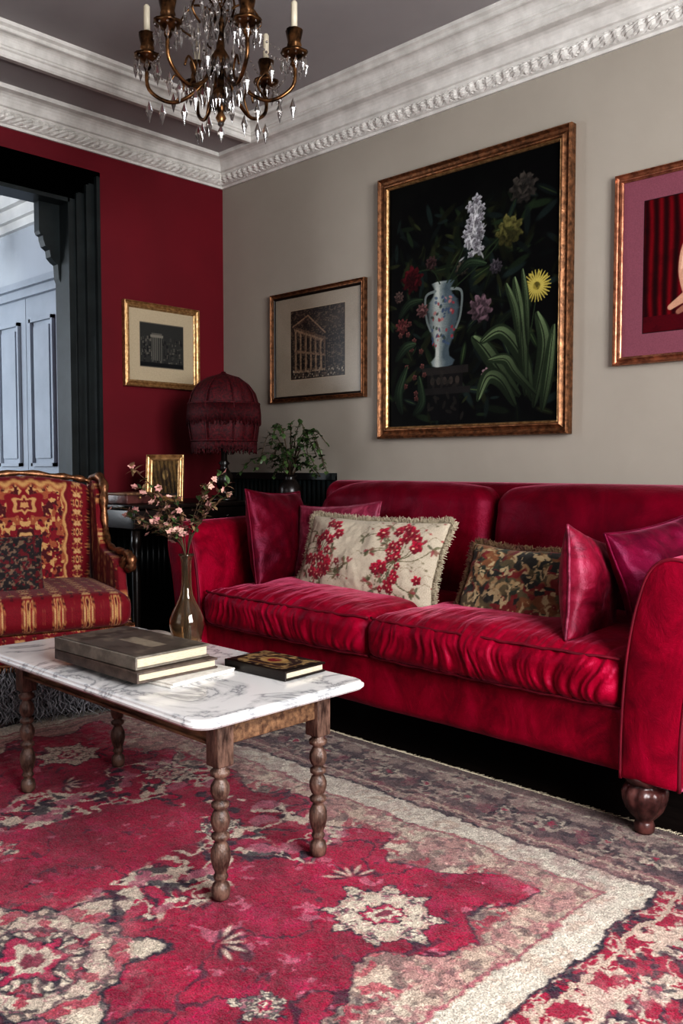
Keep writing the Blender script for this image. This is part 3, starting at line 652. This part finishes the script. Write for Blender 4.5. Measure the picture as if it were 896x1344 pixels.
def backart(V):
    C=damask(V);x=V[:,0];z=V[:,2]
    def bl(m_,c):
        nonlocal C;C=C*(1-m_[:,None])+np.array(lin(c))*m_[:,None]
    xa=np.abs(x)+(fbm(np.abs(x)*50,z*50,5,2)-.5)*.008
    k=np.maximum(xa/.17,np.abs(z)/.25)+.03*np.cos(z*60)+.02*np.cos(x*90);inn_=1-ss(.98,1.0,k)
    bl((1-ss(1.05,1.08,k)),(124,10,32));bl(1-ss(.98,1.01,k),(206,162,108));bl(1-ss(.93,.96,k),(168,96,64))
    bl(inn_*ss(.46,.49,fbm(xa*42,z*42,4,2))*ss(.05,.1,1-k),(138,14,38));bl(inn_*ss(.60,.63,fbm(xa*56,z*56,14,2))*ss(.05,.1,1-k),(208,166,112));bl(inn_*ss(.62,.65,fbm(xa*60,z*60,24,2))*ss(.05,.1,1-k),(88,16,28))
    for zz in(.16,-.14):
        kk=np.sqrt((xa/.08)**2+((z-zz)/.045)**2)*(1+.2*np.cos(6*np.arctan2(z-zz,xa)));bl(1-ss(1,1.08,kk),(138,12,34));bl((1-ss(.6,.67,kk)),(206,160,108));bl((1-ss(.4,.47,kk)),(124,20,36));bl((1-ss(.2,.25,kk)),(206,160,108))
    k2=np.sqrt((xa/.045)**2+((z-.01)/.065)**2)*(1+.1*np.cos(8*np.arctan2(z,xa)));bl(1-ss(1,1.1,k2),(80,14,26));bl(1-ss(.8,.85,k2),(210,170,118));bl(1-ss(.6,.65,k2),(124,30,38));bl(1-ss(.35,.4,k2),(200,160,110));bl(1-ss(.2,.25,k2),(70,30,24));return C
soft('seat_rail',(.68,.60,.13),.02,(140,110,24),M['fabric'],ac,(0,0,.295),colf=lambda V:damask(V,(0,2)),k=2)
soft('seat_cushion',(.64,.62,.13),.05,(150,130,20),M['fabric'],ac,(0,.03,.415),deform=lambda V:V+np.stack([0*V[:,0],0*V[:,0],.025*np.clip(1-(V[:,0]/.32)**4,0,1)*np.clip(1-(V[:,1]/.31)**4,0,1)*(V[:,2]>0)],-1),colf=lambda V:damask(V+np.array([[.03,0,0]]),(0,1)),k=4)
def bkd(V):
    V=V.copy();x,y,z=V[:,0].copy(),V[:,1],V[:,2].copy();V[:,1]+=.035*np.clip(1-(x/.29)**2,0,1)*np.clip(1-(z/.3)**4,0,1)*(y>0)
    V[:,2]+=ss(0,.28,z)*(.045*np.cos(x/.29*pi/2)**1);V[:,0]*=1+.06*(z/.29);return V
soft('back_panel',(.58,.09,.56),.04,(170,4,170),M['fabric'],ac,(0,-.27,.625),(.16,0,0),deform=bkd,colf=backart,k=3)
b=MB()
crest=[(-.315,.27),(-.31,.295),(-.25,.315),(-.15,.325),(0,.34),(.15,.325),(.25,.315),(.31,.295),(.315,.27)]
Mb=Matrix.Translation((0,-.27,.625))@Matrix.Rotation(.16,4,'X')
b.tube(cr2([(x,0,z) for x,z in crest],6),lambda t:.014+.004*math.sin(t*60),8,M4=Mb)
for sg in(-1,1):
    x=sg*.325
    b.tube(cr2([(x*.97,-.34,.93),(x,-.24,.945),(x*1.02,-.17,.905),(x*1.0,-.145,.83),(x,-.13,.74),(x,-.07,.66),(x,.03,.635),(x*1.04,.15,.63),(x*1.06,.215,.615),(x*1.06,.225,.58),(x*1.05,.19,.565)],6),lambda t:.016+.004*math.sin(t*9)+.003*math.sin(t*70),8)
    b.tube(cr2([(x*1.04,.18,.615),(x*1.0,.15,.55),(x*.98,.17,.48),(x*1.0,.22,.41),(x,.25,.36)],6),lambda t:.016+.006*math.sin(t*12),8)
    b.tube(cr2([(x*.92,-.30,.4),(x*.95,-.315,.7),(x*.97,-.35,.92)],6),.018,8)
    for q in range(12): t=q/11;b.ball((x*1.0+sg*.006,-.14-.02*t,.70+.21*t),.010,0,6)
    b.tube(cr2([(sg*.30,.27,.25),(sg*.32,.30,.17),(sg*.31,.285,.08),(sg*.325,.31,.012)],5),lambda t:.03-.014*t,8)
    b.tube(cr2([(sg*.29,-.27,.25),(sg*.29,-.29,.12),(sg*.29,-.33,.0)],5),lambda t:.026-.008*t,8)
b.tube([(-.33,.305,.235),(.33,.305,.235)],.008,6);b.tube([(-.33,.305,.355),(.33,.305,.355)],.007,6)
for q in range(60): x=-.32+.64*q/59;b.tube([(x,.308,.235),(x+.004,.314,.212)],.0035,4)
b.build('gilt_frame',M['gold'],ac)
for i,sg in enumerate((-1,1)):
    pr=[(-.30,.36),(.20,.36),(.19,.5),(.17,.57),(.10,.61),(-.05,.63),(-.12,.69),(-.15,.78),(-.165,.86),(-.25,.925),(-.335,.91)]
    P=cr2(pr,4);b=MB();n=len(P);V=[(sg*xx,y,z) for xx,sh in((.29,.9),(.30,1),(.33,1),(.34,.9)) for y,z in [( -.08+(yy+.08)*sh,.62+(zz-.62)*sh) for yy,zz in P]]
    F=[(r_*n+j,r_*n+(j+1)%n,(r_+1)*n+(j+1)%n,(r_+1)*n+j) for r_ in range(3) for j in range(n)]+[tuple(range(n)),tuple(3*n+j for j in range(n))]
    b.add(V,F);o=b.build(f'wing_{i+1}',M['fabric'],ac)
    bmx=bmesh.new();bmx.from_mesh(o.data);bmesh.ops.triangulate(bmx,faces=[f for f in bmx.faces if len(f.verts)>4])
    for _ in range(4): bmesh.ops.subdivide_edges(bmx,edges=[e for e in bmx.edges if e.calc_length()>.010],cuts=1,use_grid_fill=True);bmesh.ops.triangulate(bmx,faces=[f for f in bmx.faces if len(f.verts)>4])
    bmesh.ops.recalc_face_normals(bmx,faces=bmx.faces[:]);bmx.to_mesh(o.data);bmx.free()
    co=np.array([v.co for v in o.data.vertices]);setcol(o.data,damask(co,(1,2)))
b=MB();R=random.Random(9)
for k in range(3600):
    t=R.random()
    if t<.5: x,y=R.uniform(-.32,.32),.285+R.uniform(-.03,.02);dd=Vector((0,1,0))
    else:
        sg=R.choice((-1,1));x,y=sg*(.315+R.uniform(-.03,.01)),R.uniform(-.28,.28);dd=Vector((sg,0,0))
    z=R.uniform(.05,.25);L=R.uniform(.03,.055)
    p=Vector((x,y,z));b.tube([p,p+dd*.015+Vector((R.uniform(-.02,.02),0,-L*.4)),p+dd*.02+Vector((R.uniform(-.03,.03),R.uniform(-.01,.01),-L))],lambda t:.0045*(1-t*.8),3)
b.rbox((0,0,.13),(.62,.55,.22),.03)
b.build('fleece_skirt',M['fur'],ac)
def tweed(x,y):
    C=np.zeros(x.shape+(3,));C[:]=lin((46,40,42));m_=ss(.58,.64,fbm(x*90,y*90,5,2));C=C*(1-m_[...,None])+np.array(lin((130,106,88)))*m_[...,None];m_=ss(.6,.66,fbm(x*100,y*100,15,2));return C*(1-m_[...,None])+np.array(lin((110,30,40)))*m_[...,None]
p=pillow('woven_pillow',.28,.26,.1,(.72,-1.66,.60),(.35,.94),.35,M['fabric'],n=90,colf=tweed,sd=15)
# ================================================================ CONSOLE TABLE + CORNER
cs=empty('console_table',(.335,-.62,0))
b=MB();b.rbox((0,0,.81),(.53,.78,.022),.006);b.rbox((0,0,.75),(.48,.73,.09),.004)
tp=[(.012,0),(.018,.01),(.02,.04),(.012,.06),(.014,.1),(.019,.3),(.021,.5),(.014,.56),(.022,.58),(.014,.6),(.024,.63),(.022,.70)]
for sx in(-1,1):
    for sy in(-1,1): b.lathe(tp,(sx*.215,sy*.34,0),16)
b.rbox((0,0,.14),(.42,.66,.018),.005)
for sy in(-1,1): b.ball((.243,sy*.18,.75),.012)
b.build('table_frame',M['black'],cs)
TC=.8215
lamp=empty('table_lamp',(.48,-.38,TC))
b=MB();b.lathe([(.07,0),(.072,.012),(.05,.022),(.025,.035),(.02,.05),(.035,.07),(.048,.1),(.045,.13),(.025,.16),(.018,.18),(.03,.195),(.016,.21),(.014,.3),(.014,.36)],seg=28);b.build('lamp_base',M['black'],lamp)
b=MB();sp=[(.160,.30),(.168,.31),(.176,.36),(.182,.43),(.178,.50),(.162,.555),(.13,.60),(.085,.632),(.04,.645),(.012,.655),(.006,.665)]
b.lathe(sp,seg=96,flute=lambda a,z:1+.03*abs(math.sin(8*a)),cap=False)
R=random.Random(4)
for i in range(220):
    a=2*pi*i/220;r=.168;L=R.uniform(.05,.08);P=[(r*math.cos(a),r*math.sin(a),.32-L*t) for t in np.linspace(0,1,9)]
    b.tube(P,lambda t:.0024+.0012*math.sin(t*40),4)
for i in range(260):
    a=2*pi*i/260;z0=.5;b.tube([(.184*math.cos(a),.184*math.sin(a),z0),(.190*math.cos(a+.02),.190*math.sin(a+.02),z0-.05),(.191*math.cos(a),.191*math.sin(a),.40+R.uniform(-.015,.015))],.0022,4)
for i in range(8):
    a=2*pi*(i+.5)/8
    b.tube([(r_*1.03*math.cos(a),r_*1.03*math.sin(a),z_) for r_,z_ in sp],.004,5)
for zz in(.31,.5): b.tube([(.183*math.cos(t)*(1 if zz>.4 else .93),.183*math.sin(t)*(1 if zz>.4 else .93),zz) for t in np.linspace(0,2*pi,60)[:-1]],.006,6,closed=True)
b.build('beaded_shade',M['beads'],lamp)
def frame_geo(b,w,h,fw,dp,prof,mi=0):
    m_=len(prof);V=[]
    for sx,sz in((-1,-1),(1,-1),(1,1),(-1,1)):
        for t,q in prof: V.append((sx*(w/2-t*fw),-q*dp,sz*(h/2-t*fw)))
    F=[(c*m_+j,((c+1)%4)*m_+j,((c+1)%4)*m_+j+1,c*m_+j+1) for c in range(4) for j in range(m_-1)];b.add(V,F,mi,sm=False)
PR=[(0,0),(0,.75),(.06,.9),(.14,.95),(.2,.8),(.28,.62),(.45,.5),(.6,.62),(.72,.8),(.8,.78),(.86,.55),(1,.45),(1,.1)]
def picture(name,w,h,fw,dp,loc,rz,mat,cv,pm,inner=None,tilt=0):
    e=empty(name,loc,rz)
    if tilt:e.rotation_euler=(tilt,0,rz)
    b=MB();frame_geo(b,w,h,fw,dp,PR);b.build('frame',mat,e)
    if inner: b=MB();frame_geo(b,w-2*fw*.86,h-2*fw*.86,.010,dp*.62,[(0,0),(0,1),(.5,1.1),(1,.8),(1,0)]);b.build('slip',inner,e)
    b=MB();b.box(-w/2+.004,w/2-.004,-.006,0.0,-h/2+.004,h/2-.004);b.build('backing',M['black'],e)
    k=fw*.95;X_=cv.X;V3=np.stack([(X_-(cv.x0+cv.x1)/2)/(cv.x1-cv.x0)*(w-2*k),np.full(X_.shape,-dp*.3),(cv.Y-(cv.y0+cv.y1)/2)/(cv.y1-cv.y0)*(h-2*k)],-1)
    gridmesh('picture',V3,cv.nx,cv.ny,cv.C,pm,e);return e
c=Canvas(-1,1,-1,1,60,70,(150,120,74));c.ell(0,.1,.45,.55,0,(110,84,54));c.ell(0,.2,.22,.28,0,(196,164,110));c.bl(ss(.5,.6,fbm(c.X*5,c.Y*5,2))*.5,(80,60,44))
picture('photo_frame',.19,.235,.03,.02,(.43,-.71,TC+.1185),math.radians(40),M['goldb'],c,M['print'],tilt=-.12)
bx=empty('keepsake_box',(.44,-.92,TC),.2);b=MB();b.rbox((0,0,.022),(.13,.16,.042),.004);b.rbox((0,0,.048),(.136,.166,.012),.004,1);b.ball((.068,0,.03),.007,2);b.build('box_body',[M['sofaleg'],M['wood'],M['goldb']],bx)
b=MB();b.lathe([(.02,0),(.024,.004),(.01,.012),(.008,.06),(.018,.075),(.02,.085),(.004,.09)],seg=16);b.build('brass_candlestick',M['brass'],None,(.5,-.53,TC))
b=MB();b.lathe([(.10,0),(.10,.02),(.03,.05),(.02,.3),(.028,.5),(.018,.7),(.03,.77),(.11,.79),(.115,.8),(.115,.81)],seg=28);b.build('plant_stand',M['black'],None,(.79,-.20,0))
pl=empty('potted_ivy',(.79,-.20,.811))
b=MB();b.lathe([(.03,0),(.045,.01),(.06,.05),(.058,.085),(.035,.115),(.028,.13),(.036,.145),(.03,.14),(.02,.1)],seg=24);b.build('dark_vase',M['black'],pl)
b=MB();R=random.Random(31)
for k in range(26):
    a=R.uniform(0,2*pi);sp=R.uniform(.10,.27);up=R.uniform(.03,.20) if k%3 else R.uniform(.18,.27)
    dx_,dy_=math.cos(a),math.sin(a)*.4-.25
    if k%4==0: dx_,dy_,sp=.95,-.2,R.uniform(.20,.32)
    P=cr2([(0,0,.12),(dx_*sp*.35,dy_*sp*.35,.14+up*.8),(dx_*sp*.8,dy_*sp*.8,.14+up),(dx_*sp*1.15,dy_*sp*1.1,.12+up*R.uniform(.2,.8))],6)
    b.tube(P,.0018,4,0)
    for i in range(6,len(P)):
        for q in range(2 if i%2 else 1):
            L=R.uniform(.018,.036);b.leaf(P[i],(R.uniform(-1,1),R.uniform(-1,.3),R.uniform(-.6,.6)),L,L*.72,1)
b.build('ivy_stems',[M['stem'],M['leaf']],pl)
# ================================================================ PICTURES
x0,x1,y0,y1=1.295,2.21,1.185,2.315
c=Canvas(x0,x1,y0,y1,400,490,(8,8,9));R=random.Random(41)
c.bl(ss(.5,.8,fbm(c.X*6,c.Y*6,3))*.4,(22,24,20))
for k in range(420):
    x=R.gauss(1.74,.24);y=R.uniform(1.22,1.98) if k%3 else R.uniform(1.9,2.15);a=R.uniform(0,6.3);L=R.uniform(.02,.06);g_=R.uniform(.3,1.25)
    c.ell(x,y,L,L*.26,a,R.choice([(36*g_,48*g_,32*g_),(46*g_,50*g_,30*g_),(30*g_,40*g_,38*g_)]),.85,.3)
    if k%5==0: c.ell(x,y,L*.8,L*.05,a,(70*g_,84*g_,54*g_),.8,.3)
c.rect(1.50,1.76,1.42,1.455,(46,42,40));c.rect(1.53,1.73,1.36,1.42,(28,26,26));c.rect(1.49,1.77,1.33,1.36,(40,37,36));c.rect(1.55,1.71,1.21,1.33,(18,17,18))
for k in range(5): c.ell(1.56+k*.035,1.39,.012,.018,0,(70,62,56),.8)
for k in range(24): c.ell(1.5+R.uniform(0,.26),1.2+R.uniform(0,.25),.02,.008,R.uniform(0,3),(50,46,42),.6)
prf=[(1.46,.050),(1.48,.060),(1.50,.034),(1.53,.030),(1.58,.052),(1.65,.078),(1.71,.086),(1.75,.074),(1.78,.046),(1.81,.040),(1.835,.058)]
for i in range(len(prf)-1):
    for t in np.linspace(0,1,14):
        y=prf[i][0]*(1-t)+prf[i+1][0]*t;r=prf[i][1]*(1-t)+prf[i+1][1]*t
        c.ell(1.62,y,r,.006,0,(82,94,100),1,.2);c.ell(1.60,y,r*.66,.006,0,(156,164,160),.6,.4);c.ell(1.59,y,r*.3,.006,0,(200,202,194),.5,.6)
for k in range(60): c.ell(1.62+R.uniform(-.065,.06),R.uniform(1.55,1.77),R.uniform(.005,.012),R.uniform(.004,.008),R.uniform(0,3),R.choice([(60,76,104),(150,60,68),(76,92,116),(176,124,120),(64,74,64)]),.8,.3)
for sg in(-1,1): c.stroke(cr2([(1.62+sg*.045,1.80),(1.62+sg*.1,1.78),(1.62+sg*.095,1.68),(1.62+sg*.07,1.62)]),.006,.005,(120,128,126))
for P in([(1.64,1.83),(1.72,1.95),(1.79,2.1)],[(1.66,1.83),(1.82,1.92),(1.94,2.0)],[(1.68,1.8),(1.9,1.95),(2.0,2.14)],[(2.0,1.3),(2.06,1.5),(2.1,1.72)],[(1.6,1.83),(1.55,1.9),(1.42,1.9)]): c.stroke(cr2(P),.003,.003,(44,56,38))
for k in range(26):
    y=1.92+R.uniform(0,.25);c.flower(1.79+R.gauss(0,.026),y,R.uniform(.018,.038),5,(200,200,204),(124,116,124),k,.5)
for k in range(30): c.ell(1.79+R.gauss(0,.035),1.92+R.uniform(0,.24),.016,.004,R.uniform(0,3),(210,210,210),.45,.4)
def peony(cx,cy,r,co,ci,sd):
    c.flower(cx,cy,r,9,co,ci,sd,.3)
    for k in range(16): a=R.uniform(0,6.3);q=R.uniform(.1,.75)*r;c.ell(cx+q*math.cos(a),cy+q*math.sin(a),r*.26,r*.09,a+1.57,R.choice([co,ci,tuple(v*.5 for v in co)]),.6,.4)
peony(1.965,2.0,.07,(112,108,66),(66,68,38),1);peony(2.03,2.165,.07,(84,78,72),(44,42,40),2);peony(2.10,1.75,.06,(176,162,82),(110,98,44),3)
for k in range(26): a=2*pi*k/26;c.stroke([(2.10+.02*math.cos(a),1.75+.02*math.sin(a)),(2.10+.068*math.cos(a),1.75+.068*math.sin(a))],.004,.002,(186,172,96),.7)
peony(1.82,1.69,.065,(134,110,118),(70,56,62),4);peony(1.44,1.87,.065,(96,26,36),(54,12,18),5);peony(1.38,1.66,.04,(130,74,72),(80,30,36),6);peony(1.86,1.40,.035,(190,162,166),(140,76,88),8);peony(1.50,1.72,.035,(150,114,112),(90,54,56),9);peony(1.72,1.88,.035,(90,84,72),(50,44,42),10);peony(1.55,1.93,.035,(84,62,62),(50,32,32),11);peony(1.36,1.80,.03,(110,90,84),(60,44,44),12);peony(1.90,1.86,.035,(96,90,96),(50,46,52),13)
for k in range(16): c.flower(1.38+R.uniform(-.04,.14),1.35+R.uniform(-.05,.35),.014,5,(140,94,88),(90,48,46),k,.3)
G1=(66,82,58);H1=(122,138,104)
for P,w in([(2.02,1.30),(1.92,1.42),(1.84,1.52),(1.78,1.57)],.034),([(2.0,1.26),(1.93,1.37),(1.86,1.39),(1.81,1.29)],.030),([(2.08,1.28),(2.04,1.45),(1.93,1.58),(1.82,1.54)],.030),([(2.09,1.25),(2.14,1.5),(2.10,1.64)],.028),([(2.05,1.3),(2.03,1.6),(1.99,1.8)],.024),([(2.02,1.5),(2.0,1.66),(1.95,1.78)],.018),([(2.06,1.5),(2.05,1.7),(2.03,1.83)],.014),([(2.13,1.23),(2.16,1.4),(2.18,1.58)],.024),([(2.1,1.3),(2.0,1.4),(1.95,1.46),(1.86,1.46)],.024),([(1.38,1.25),(1.36,1.35),(1.41,1.47)],.022),([(1.45,1.24),(1.5,1.3),(1.48,1.42)],.02),([(1.34,1.5),(1.4,1.56),(1.46,1.57)],.02),([(1.36,1.7),(1.42,1.76),(1.5,1.77)],.018),([(1.7,1.86),(1.76,1.9),(1.85,1.88)],.018):
    c.leaf(P,w,G1,H1) if P[0][0]>1.9 else c.leaf(P,w,(46,64,48),(70,88,64))
c.C*=(.6+.65*fbm(c.X*9,c.Y*9,81,4))[...,None]
picture('still_life_painting',1.03,1.235,.055,.045,(1.753,-.001,1.75),0,M['gold'],c,M['art'],inner=M['goldb'])
c=Canvas(0,1,0,1,260,220,(150,140,126));c.bl(ss(.4,.7,fbm(c.X*4,c.Y*4,3))*.3,(130,120,106))
c.rect(.19,.82,.17,.86,(176,160,138));c.rect(.195,.815,.175,.855,(44,38,36));m_=((c.X>.2)&(c.X<.81)&(c.Y>.18)&(c.Y<.85))*1.
sky=m_*(c.Y>.6);c.bl(sky*ss(.3,.7,fbm(c.X*5,c.Y*9,5))*.7,(78,66,58))
def ptf(u,v): return (.24+.36*u-.03*u*v, .24+(.46-.14*u)*v)
def quad(u0,u1,v0,v1,col,a=1):
    for t in np.linspace(0,1,max(3,int((u1-u0)*140))):
        u=u0+(u1-u0)*t;p0,p1=ptf(u,v0),ptf(u,v1);c.rect(p0[0]-.0022,p0[0]+.0022,p0[1],p1[1],col,a)
quad(0,1,0,1,(104,84,70),.9)
for k in range(6): quad(.03+k*.165,.07+k*.165,.05,.92,(160,136,112));quad(.09+k*.165,.16+k*.165,.08,.42,(26,22,22));quad(.09+k*.165,.16+k*.165,.52,.84,(34,28,28));quad(.075+k*.165,.085+k*.165,.05,.92,(60,48,42))
quad(0,1,.90,.95,(150,126,104));quad(0,1,.45,.49,(140,116,96));quad(0,1,0,.05,(150,130,110))
c.stroke([(.22,.70),(.40,.79),(.60,.60)],.007,.007,(150,126,104));c.stroke([(.24,.69),(.40,.76),(.57,.60)],.012,.012,(70,56,50),.8)
c.rect(.61,.80,.20,.52,(30,26,26));
for k in range(9): c.rect(.62+k*.021,.63+k*.021,.3+.02*(k%3),.48,(70,58,52),.8)
for k in range(110): c.ell(R.uniform(.21,.80),R.uniform(.185,.27),.006,.009,0,R.choice([(180,168,150),(110,90,76),(40,34,32)]),.8)
c.bl(m_*ss(.5,.62,fbm(c.X*90,c.Y*60,55,2))*.35,(24,20,20));c.bl(m_*ss(.58,.68,fbm(c.X*70,c.Y*90,65,2))*.25,(170,148,124))
c.bl(m_*.25,(40,34,32))
picture('etching_print',.70,.586,.026,.03,(.79,-.001,1.637),0,M['gold'],c,M['print'],inner=M['black'])
c=Canvas(0,1,0,1,170,160,(186,172,148));c.rect(.16,.84,.2,.82,(110,104,94));c.rect(.17,.83,.21,.81,(60,60,58))
for k in range(200):
    x=R.uniform(.18,.8);y=R.uniform(.22,.6);c.rect(x,x+R.uniform(.008,.03),y,y+R.uniform(.01,.05),R.choice([(34,34,36),(110,106,98),(80,78,74)]),.8)
c.rect(.34,.5,.3,.68,(100,98,92));
for k in range(5): c.rect(.35+k*.03,.36+k*.03,.3,.62,(40,40,42))
c.rect(.32,.52,.62,.66,(130,126,116));c.rect(.17,.83,.21,.27,(30,32,34))
picture('framed_engraving',.49,.455,.036,.03,(.001,-.434,1.655),pi/2,M['goldb'],c,M['print'])
c=Canvas(0,1,0,1,260,260,(134,84,96));c.rect(.125,.875,.125,.875,(16,12,14));q=(c.X>.13)&(c.X<.87)&(c.Y>.13)&(c.Y<.87)
fold_=.5+.5*np.sin(c.X*110+3*fbm(c.X*5,c.Y*3,3));c.bl(q*(c.X<.60)*(.25+.75*fold_),(112,10,24));c.bl(q*(c.X<.60)*(1-fold_)*.8,(38,4,10))
c.bl(q*(c.Y<.22)*1.0,(84,10,24));c.bl(q*ss(.5,.7,fbm(c.X*12,c.Y*12,5))*.25,(20,6,10))
# seated woman: dark red gown, bare arm and foot
for (a_,b_,w0,col) in(((.56,.60),(.54,.30),.17,(96,12,28)),((.52,.34),(.44,.22),.12,(80,10,24)),((.56,.68),(.55,.50),.11,(120,18,36))): c.stroke([a_,b_],w0,w0*.9,col,.9)
for k in range(14): x_=.40+.022*k;c.stroke(cr2([(x_+.04,.66),(x_,.45),(x_-.03+.02*(k%3),.2)]),.004,.003,(46,5,14) if k%2 else (150,30,48),.7)
c.ell(.57,.80,.038,.05,0,(200,160,138));c.ell(.575,.835,.05,.035,.2,(40,26,22));c.stroke([(.57,.75),(.57,.68)],.022,.03,(196,154,130))
c.stroke(cr2([(.49,.70),(.385,.60),(.355,.46),(.375,.34)]),.026,.018,(192,150,128));c.stroke(cr2([(.485,.70),(.38,.60),(.348,.46)]),.008,.006,(216,180,156),.7)
c.stroke(cr2([(.50,.30),(.42,.33),(.345,.29),(.285,.255)]),.034,.013,(190,148,126));c.stroke(cr2([(.52,.25),(.42,.265),(.33,.225)]),.026,.012,(146,104,88))
picture('figure_painting',.72,.725,.032,.03,(2.81,-.001,1.752),0,M['copper'],c,M['art'])
# ================================================================ CHANDELIER
ch=empty('chandelier',(1.44,-1.14,0))
b=MB();zb=2.235
b.lathe([(.004,zb+.03),(.012,zb+.045),(.02,zb+.06),(.01,zb+.08),(.016,zb+.1),(.035,zb+.125),(.03,zb+.15),(.014,zb+.17),(.012,zb+.22),(.028,zb+.25),(.034,zb+.28),(.016,zb+.31),(.013,zb+.38),(.03,zb+.42),(.02,zb+.45),(.008,zb+.48),(.008,zb+.52)],seg=20)
b.tube([(0,0,zb+.5),(0,0,CZ-.02)],.005,6);b.lathe([(.02,CZ-.06),(.05,CZ-.04),(.06,CZ-.015),(.06,CZ)],seg=24)
cr=MB();cn=MB();na=6
def chain(p,q,sag,nb):
    for i in range(nb+1):
        t=i/nb;v=Vector(p)*(1-t)+Vector(q)*t;v.z-=sag*4*t*(1-t);cr.ball(v,.0048,0,5)
tips=[]
for i in range(na):
    a=2*pi*i/na+.72;R_=.275;ca,sa=math.cos(a),math.sin(a);zt=zb+.27
    P=cr2([(.02*ca,.02*sa,zb+.27),(R_*.3*ca,R_*.3*sa,zb+.17),(R_*.65*ca,R_*.65*sa,zb+.12),(R_*.98*ca,R_*.98*sa,zb+.17),(R_*ca,R_*sa,zt)],6);b.tube(P,.007,8)
    b.tube(cr2([(R_*.62*ca,R_*.62*sa,zb+.12),(R_*.5*ca,R_*.5*sa,zb+.18),(R_*.62*ca,R_*.62*sa,zb+.22),(R_*.7*ca,R_*.7*sa,zb+.18)],5),.004,6)
    b.tube(cr2([(.01*ca,.01*sa,zb+.44),(R_*.35*ca,R_*.35*sa,zb+.47),(R_*.55*ca,R_*.55*sa,zb+.40),(R_*.4*ca,R_*.4*sa,zb+.36)],5),.004,6)
    b.lathe([(.008,-.03),(.014,-.02),(.010,-.005),(.022,.0),(.044,.014),(.048,.022),(.022,.022),(.014,.03),(.026,.045),(.022,.06),(.030,.10),(.026,.104)],(R_*ca,R_*sa,zt),18,flute=lambda a_,z_:1+.10*abs(math.sin(6*a_)))
    cn.lathe([(.012,.10),(.012,.20),(.006,.208)],(R_*ca,R_*sa,zt),10)
    tips.append(Vector((R_*ca,R_*sa,zt+.015)))
    for k in range(10):
        aa=2*pi*k/10;p=Vector((R_*ca+.046*math.cos(aa),R_*sa+.046*math.sin(aa),zt+.012));cr.ball(p-Vector((0,0,.006)),.004,0,5);cr.octa(p-Vector((0,0,.036)),.008,.034)
    for rr,zz in((.8,.09),(.5,.09),(.98,.10),(.25,.15)): cr.octa(Vector((R_*rr*ca,R_*rr*sa,zb+zz)),.013,.055)
for i in range(na):
    chain(tips[i],tips[(i+1)%na],.06,18);chain((.02*math.cos(i),.02*math.sin(i),zb+.50),tips[i],.04,18)
    m2=(tips[i]+tips[(i+1)%na])/2;cr.octa(m2-Vector((0,0,.105)),.012,.05)
for k in range(16):
    a=2*pi*k/16
    for rr,zz,L in((.045,zb+.24,.05),(.06,zb+.42,.055),(.035,zb+.12,.035),(.10,zb+.34,.06),(.13,zb+.42,.05),(.085,zb+.22,.055)): cr.octa((rr*math.cos(a),rr*math.sin(a),zz),.010,L)
cr.octa((0,0,zb+.012),.015,.045);cr.ball((0,0,zb+.04),.012,0,8)
b.build('brass_body',M['brass'],ch);cr.build('crystals',M['crystal'],ch);cn.build('candles',M['candle'],ch)
b=MB();b.tube([(0,0,.32),(0,0,0)],.006,6)
for k in range(24):
    a=2*pi*k/8;b.octa((.08*math.cos(a),.08*math.sin(a),-.02-.05*(k//8)),.02,.05)
b.build('pendant_light',M['crystal'],None,(-1.6,-1.15,2.43))
# ================================================================ LIGHTS
def area(name,loc,rot,sx,sy,pw,col):
    l=bpy.data.lights.new(name,'AREA');l.shape='RECTANGLE';l.size=sx;l.size_y=sy;l.energy=pw;l.color=col
    o=bpy.data.objects.new(name,l);COL.objects.link(o);o.location=loc;o.rotation_euler=rot;return o
area('window_light_1',(RX+.2,(W1[0]+W1[1])/2,(W1[2]+W1[3])/2),(0,math.radians(90),0),W1[3]-W1[2],W1[1]-W1[0],235,(.98,.99,1))
area('added_fill_light',((W2[0]+W2[1])/2,RY-.2,(W2[2]+W2[3])/2),(math.radians(90),0,0),W2[1]-W2[0],W2[3]-W2[2],16,(.97,.98,1))  # added soft fill from the unseen back wall
area('hall_light',(-2.6,-3.9,1.6),(math.radians(90),0,0),1.2,1.8,90,(.92,.96,1))
w=bpy.data.worlds.new('sky');S.world=w;w.use_nodes=True;w.node_tree.nodes['Background'].inputs[0].default_value=(.7,.8,1,1);w.node_tree.nodes['Background'].inputs[1].default_value=.4
# ================================================================ CAMERA
cam=bpy.data.cameras.new('camera');co_=bpy.data.objects.new('camera',cam);COL.objects.link(co_)
cam.sensor_fit='VERTICAL';cam.sensor_height=36;cam.lens=1138/1344*36;co_.location=(4.06,-3.2,1.0)
p_=math.atan(60/1138);d=Vector((-.6957*math.cos(p_),.7184*math.cos(p_),-math.sin(p_)));co_.rotation_euler=d.to_track_quat('-Z','Y').to_euler();S.camera=co_
S.view_settings.view_transform='Standard'
for lk in ('High Contrast','Medium High Contrast'):
    try: S.view_settings.look=lk;print('look',lk);break
    except Exception as ex: print(ex)
